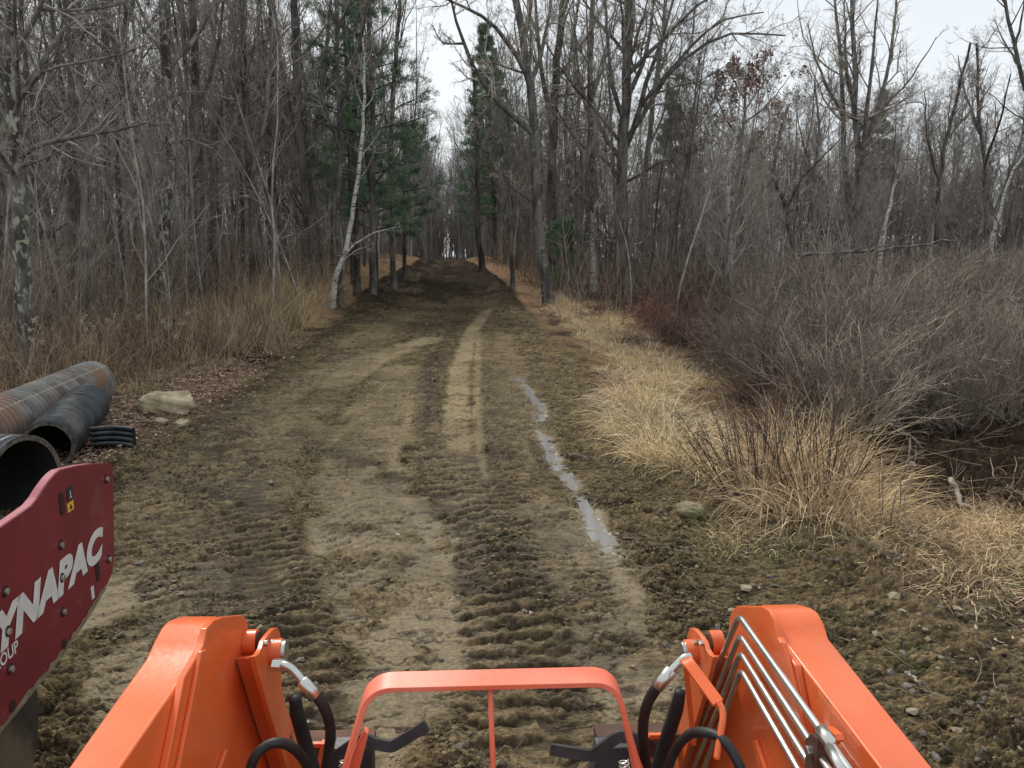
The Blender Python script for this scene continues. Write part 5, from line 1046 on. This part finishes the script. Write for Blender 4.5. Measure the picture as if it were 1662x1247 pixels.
# four steel pipes over the right knee
for k, (ap, rt, lf_) in enumerate([((1200, 1000), (1338, 1194), (1096, 1240)), ((1201, 1031), (1322, 1214), (1112, 1243)), ((1202, 1059), (1318, 1247), (1127, 1246)), ((1203, 1087), (1296, 1250), (1142, 1250))]):
    a_ = LP(*ap, .545); r_ = LP(*rt, .540); l_2 = LP(*lf_, .545); P_ = [ext(r_, a_, .45), r_] + corner(a_, r_, l_2, .022) + [l_2, ext(l_2, a_, .3)]
    tube('steel_pipe', P_, .0066, m_steel if k != 9 else m_steeld, trac, False, sides=14)
c1, c2 = LP(1340, 1196, .535), LP(1352, 1226, .535)
A = [LP(u, v, .53) for u, v in [(1306, 1200), (1316, 1190), (1328, 1200), (1324, 1262), (1306, 1262)]]; plate('pipe_clamp', A, .03, m_brn, trac, .002)
tube('pipe_union', [LP(1332, 1184, .538), LP(1348, 1208, .538)], .0115, m_steel, trac, False, sides=6); tube('clamp_bolt', [LP(1346, 1214, .525), LP(1366, 1250, .52)], .008, m_steel, trac, False)
cyl('clamp_bolt', LP(1314, 1219, .527), (1, 0, 0), .009, .012, m_steel, trac, .001, 6)
plate('clamp_lug', [LP(u, v, .575) for u, v in [(1341, 1182), (1352, 1178), (1368, 1190), (1372, 1202), (1362, 1208), (1350, 1200)]], -.015, m_or, trac)
# quick-attach levers, springs, carriage
flatbar('latch_lever', crom([LD(530, 1245, 1.86), LD(548, 1226, 1.85), LD(588, 1201, 1.85), LD(606, 1206, 1.85), LD(632, 1211, 1.85), LD(643, 1208, 1.85), LD(668, 1193, 1.85), LD(693, 1177, 1.85)], 4), .026, .013, m_blk, trac, (0, .25, 1))
flatbar('latch_lever', crom([LD(893, 1216, 1.85), LD(925, 1221, 1.85), LD(958, 1226, 1.85), LD(968, 1221, 1.85), LD(1000, 1198, 1.85), LD(1012, 1196, 1.85), LD(1045, 1204, 1.85), LD(1066, 1225, 1.86)], 4), .026, .013, m_blk, trac, (0, .25, 1))
for u0, u1 in ((560, 552), (1012, 1022)):
    A, B = LD(u0, 1234, 1.6), LD(u1, 1300, 1.6); tt = np.linspace(0, 1, 150); ax = norm(B - A); e1 = norm(np.cross(ax, [0, 1, 0])); e2 = np.cross(ax, e1); H_ = A + (B - A) * tt[:, None] + .010 * (np.cos(tt * 2 * math.pi * 10)[:, None] * e1 + np.sin(tt * 2 * math.pi * 10)[:, None] * e2)
    V, Q_, Tt = rope(H_, .0022, 6); obj('spring', mesh_of('spring', V, Q_, m_steel, None, True, Tt), trac)
def boxp(name, a, b_, hy, hz, mat, bevel=.004):
    a = np.array(a); b_ = np.array(b_); A = [a + np.array([0, y_, z_]) for y_, z_ in ((-hy, -hz), (hy, -hz), (hy, hz), (-hy, hz))]; B = [b_ + np.array([0, y_, z_]) for y_, z_ in ((-hy, -hz), (hy, -hz), (hy, hz), (-hy, hz))]; return loft(name, A, B, mat, trac, bevel)
boxp('carriage_beam', LD(398, 1209, 2.15), LD(609, 1205, 2.15), .03, .022, m_brn); boxp('carriage_beam', LD(966, 1197, 2.15), LD(1180, 1192, 2.15), .03, .022, m_brn)
for us in ((500, 608), (968, 1085)):
    A = [LD(u, v, 2.2) for u, v in ((us[0], 1218), (us[1], 1216), (us[1], 1262), (us[0], 1275))]; loft('carriage_plate', A, [p + np.array([0, .02, -.006]) for p in A], m_brn if us[0] < 600 else m_brn, trac)
for (u0, v0, u1, v1, d) in ((524, 1208, 514, 1262, 2.0), (1051, 1196, 1060, 1262, 2.0)):
    A = [LD(u0 - 3, v0, d), LD(u0 + 4, v0, d), LD(u1 + 7, v1, d), LD(u1 - 5, v1, d)]; loft('carriage_strut', A, [p + np.array([0, .02, 0]) for p in A], m_or, trac, .001)
boxp('carriage_rail', LD(505, 1209, 2.04), LD(560, 1208, 2.04), .006, .006, m_or, .001); boxp('carriage_rail', LD(1035, 1195, 2.04), LD(1085, 1194, 2.04), .006, .006, m_or, .001)
for uu in (575, 1005):                    # black lever housings below the levers
    A = [LD(u, v, 1.95) for u, v in ((uu - 35, 1216), (uu + 30, 1212), (uu + 28, 1262), (uu - 45, 1262))]; loft('latch_housing', A, [p + np.array([0, .05, 0]) for p in A], m_blk, trac, .004)
# body of the tractor below the frame: bonnet, frame rail, front axle and wheels
def rbox(name, x0, x1, y0, y1, z0, z1, mat, bevel):
    A = [np.array([x0, y_, z_]) for y_, z_ in ((y0, z0), (y1, z0), (y1, z1), (y0, z1))]; B = [p + np.array([x1 - x0, 0, 0]) for p in A]; return loft(name, A, B, mat, trac, bevel, 4)
rbox('bonnet', -.23, .23, -.1, .92, .55, .98, m_or, .06); rbox('front_frame', -.2, .2, .1, 1.05, .40, .54, m_blk, .02); rbox('front_axle', -.55, .55, .55, .67, .28, .39, m_blk, .02)
for sx in (-1, 1):
    wy = .6; wh = cyl('front_wheel', (sx * .50, wy, .33), (1, 0, 0), .33, .22, m_rub, trac, .04, 40); cyl('rim', (sx * .56, wy, .33), (1, 0, 0), .19, .14, m_orf, wh, .01, 32)
# twig caught on the left arm
tw_pts = [LP(419, 1148, -.565), LP(432, 1149, -.56), LP(448, 1157, -.55), LP(462, 1170, -.53), LP(472, 1188, -.52), LP(480, 1210, -.50), LP(492, 1232, -.49), LP(506, 1262, -.48)]
Mw = _Rz @ _Ry; tw_pts = [Mw @ p + np.array([T_X, 0, 0]) for p in tw_pts]; C_ = crom(tw_pts, 4) + R.normal(0, .0008, (29, 3)); b0 = C_[0].copy()
V, Q_, Tt = rope(C_ - b0, .003, 8, taper_=list(.0030 + .0007 * np.random.default_rng(4).random(14))); o = obj('twig', mesh_of('twig', V, Q_, M('twig_skin', (.09, .055, .04), (.22, .18, .14), 90, .8, .001, 200), None, True, Tt)); o.location = b0
tag(o, 'knobbly broken twig caught against the left orange loader arm beside the hoses', 'twig')

# ---- roller: side plate in a plane parallel to the road
rt = np.array([-.1, 1, 0]); rt /= np.linalg.norm(rt); rp = np.array([-1.66, 3.2, 0.]); rn = np.array([rt[1], -rt[0], 0])     # rn faces the road
roll = empty('road_roller', (float(rp[0]), float(rp[1]), 0), math.atan2(rt[1], rt[0])); tag(roll, 'maroon trench roller at the left frame edge with white lettering on its side plate', 'roller')
def RS(u, v, off_=0.0):                    # roller-local: x forward along the plate, y to the left (away from the road), z up
    d = ray(u, v); o3 = np.array([0, 0, CAMH]); k = rn @ (rp + rn * off_ - o3) / (rn @ d); p = o3 + d * k; return np.array([(p - rp) @ rt, -off_, p[2]])
pl = [RS(u, v) for u, v in [(184, 757), (178, 752), (150, 753), (128, 756), (110, 760), (98, 763), (90, 769), (82, 778), (72, 792), (62, 808), (52, 820), (36, 832), (0, 857)]]
pl += [np.array([-1.6, 0, 1.145]), np.array([-2.0, 0, 1.1]), np.array([-2.2, 0, .9]), np.array([-2.2, 0, .6]), np.array([-1.6, 0, .54])]
pl += [RS(u, v) for u, v in [(0, 1190), (55, 1122), (98, 1068), (118, 1040), (145, 1000), (172, 955), (183, 930), (186, 905)]]
side = loft('side_plate', pl, [p + np.array([0, .035, 0]) for p in pl], m_red, roll, .004, 2)
# paler band along the upper edge and dried mud along the lower edge of the plate
V = []; top = pl[:13]
edge = [np.array([p[0], .004, p[2]]) for p in top]
V = [p + np.array([0, 0, .0015]) for p in edge] + [p + np.array([0, .027, .0015]) for p in edge]; n_ = len(edge)
poly('edge_band', V, [(i, i + 1, n_ + i + 1, n_ + i) for i in range(n_ - 1)], m_redtop, side)
bot = [RS(u, v) for u, v in [(-60, 1262), (0, 1190), (55, 1122), (98, 1068), (118, 1040), (145, 1000), (172, 955)]]; rs = np.random.default_rng(3)
V = []; 
for i, p in enumerate(crom(bot, 8)):
    wv = .012 + .016 * rs.random(); V += [p + np.array([0, -.0015, -.001]), p + np.array([-.2 * wv, -.0015, wv])]
k2 = len(V) // 2; poly('mud_crust', V, [(2 * i, 2 * i + 1, 2 * i + 3, 2 * i + 2) for i in range(k2 - 1)], m_dirt, side)
def ring(name, c, rx_, rz_, mat, y_, rot=0, n_=20, dep=.003):
    V = [c + np.array([rx_ * math.cos(t), y_, rz_ * math.sin(t)]) for t in np.arange(n_) * 2 * math.pi / n_]; c = c.copy()
    return loft(name, V, [p + np.array([0, dep, 0]) for p in V], mat, side, 0)
m_hole_shade = M('recess_shade', (.03, .008, .01), None, rough=.7)  # raised dark discs, coloured as the shade inside holes and slots
for (u, v) in [(172, 778), (98, 885), (100, 938), (176, 908), (8, 960), (12, 1025), (102, 993), (16, 1086)]:
    c = RS(u, v); ring('recess_shade', c, .0165, .0185, m_hole_shade, -.0022); q_ = cyl('bolt', c + np.array([-.001, -.006, .0]), (0, 1, 0), .0105, .010, m_steel, side, .001, 16)
for (u, v) in [(104, 1045), (20, 1146)]: ring('hole_shade', RS(u, v), .016, .020, m_hole_shade, -.0022)
for (u, v, h_) in [(100, 818, .042), (158, 928, .038)]:
    c = RS(u, v); V = [c + np.array([.016 * math.cos(t), -.0022, .016 * math.sin(t) + (h_ - .016) * (1 if math.sin(t) > 0 else -1)]) for t in np.linspace(0, 2 * math.pi, 28, endpoint=False)]
    loft('slot_shade', V, [p + np.array([0, .003, 0]) for p in V], m_hole_shade, side, 0)
def sticker(name, c, w_, h_, mat, y_=-.0018):
    V = [c + np.array([a * w_ / 2, y_, b_ * h_ / 2]) for a, b_ in ((-1, -1), (1, -1), (1, 1), (-1, 1))]; return loft(name, V, [p + np.array([0, .0015, 0]) for p in V], mat, side, 0)
c = RS(113, 802); sticker('warning_label', c, .046, .052, m_blk); c2_ = RS(114, 822); sticker('warning_label', c2_ + np.array([0, 0, 0]), .046, .034, m_yel)
V = [c + np.array([a, -.0032, b_]) for a, b_ in ((-.012, -.014), (.012, -.014), (.003, -.009), (.003, .012), (-.003, .012), (-.003, -.009))]; poly('label_symbol', V, [(0, 1, 2, 3, 4, 5)], m_white, side)
V = [c2_ + np.array([a, -.0032, b_]) for a, b_ in ((-.012, -.010), (.012, -.010), (0, .010))]; poly('label_symbol', V, [(0, 1, 2)], m_blk, side)
c = RS(150, 962); sticker('serial_label', c, .022, .05, m_white)
def lettering(name, body, x1, z0, width, height, shear, offset, y_=-.002):
    cu = bpy.data.curves.new(name, 'FONT'); cu.body = body; cu.size = 1; cu.shear = shear; cu.offset = offset; cu.extrude = 0; cu.resolution_u = 6; cu.space_character = 1.02
    to = bpy.data.objects.new(name + '_src', cu); col.objects.link(to); bpy.context.view_layer.update()
    me = bpy.data.meshes.new_from_object(to.evaluated_get(bpy.context.evaluated_depsgraph_get())); bpy.data.objects.remove(to)
    V = np.array([v.co[:] for v in me.vertices]); V[:, 0] -= V[:, 0].min(); V[:, 1] -= V[:, 1].min(); V = V / np.array([V[:, 0].max(), V[:, 1].max(), 1]) * np.array([width, height, 0])
    for v, p in zip(me.vertices, V): v.co = (x1 - width + p[0], y_, z0 + p[1])
    me.materials.clear(); me.materials.append(m_white); o = obj(name, me, side); return o
lettering('maker_lettering', 'DYNAPAC', -.285, .772, .945, .128, .30, .062)
lettering('group_lettering', 'FAYAT GROUP', -.955, .730, .34, .040, 0, .025)
dc = np.array([-1.12, .10, .44]); ring_ = [dc + np.array([.44 * math.cos(t), 0, .44 * math.sin(t)]) for t in np.arange(72) * 2 * math.pi / 72]
dr_ = loft('drum', ring_, [p + np.array([0, .62, 0]) for p in ring_], m_drum, roll, .012, 2)
A = [np.array([x_, .04, z_]) for x_, z_ in ((-2.1, .55), (-.75, .6), (-.7, .85), (-2.1, .95))]; loft('frame', A, [p + np.array([0, .7, 0]) for p in A], m_blk, roll, .01)
dc2 = np.array([-2.25, .10, .44]); ring_ = [dc2 + np.array([.44 * math.cos(t), 0, .44 * math.sin(t)]) for t in np.arange(72) * 2 * math.pi / 72]; loft('drum', ring_, [p + np.array([0, .62, 0]) for p in ring_], m_drum, roll, .012, 2)
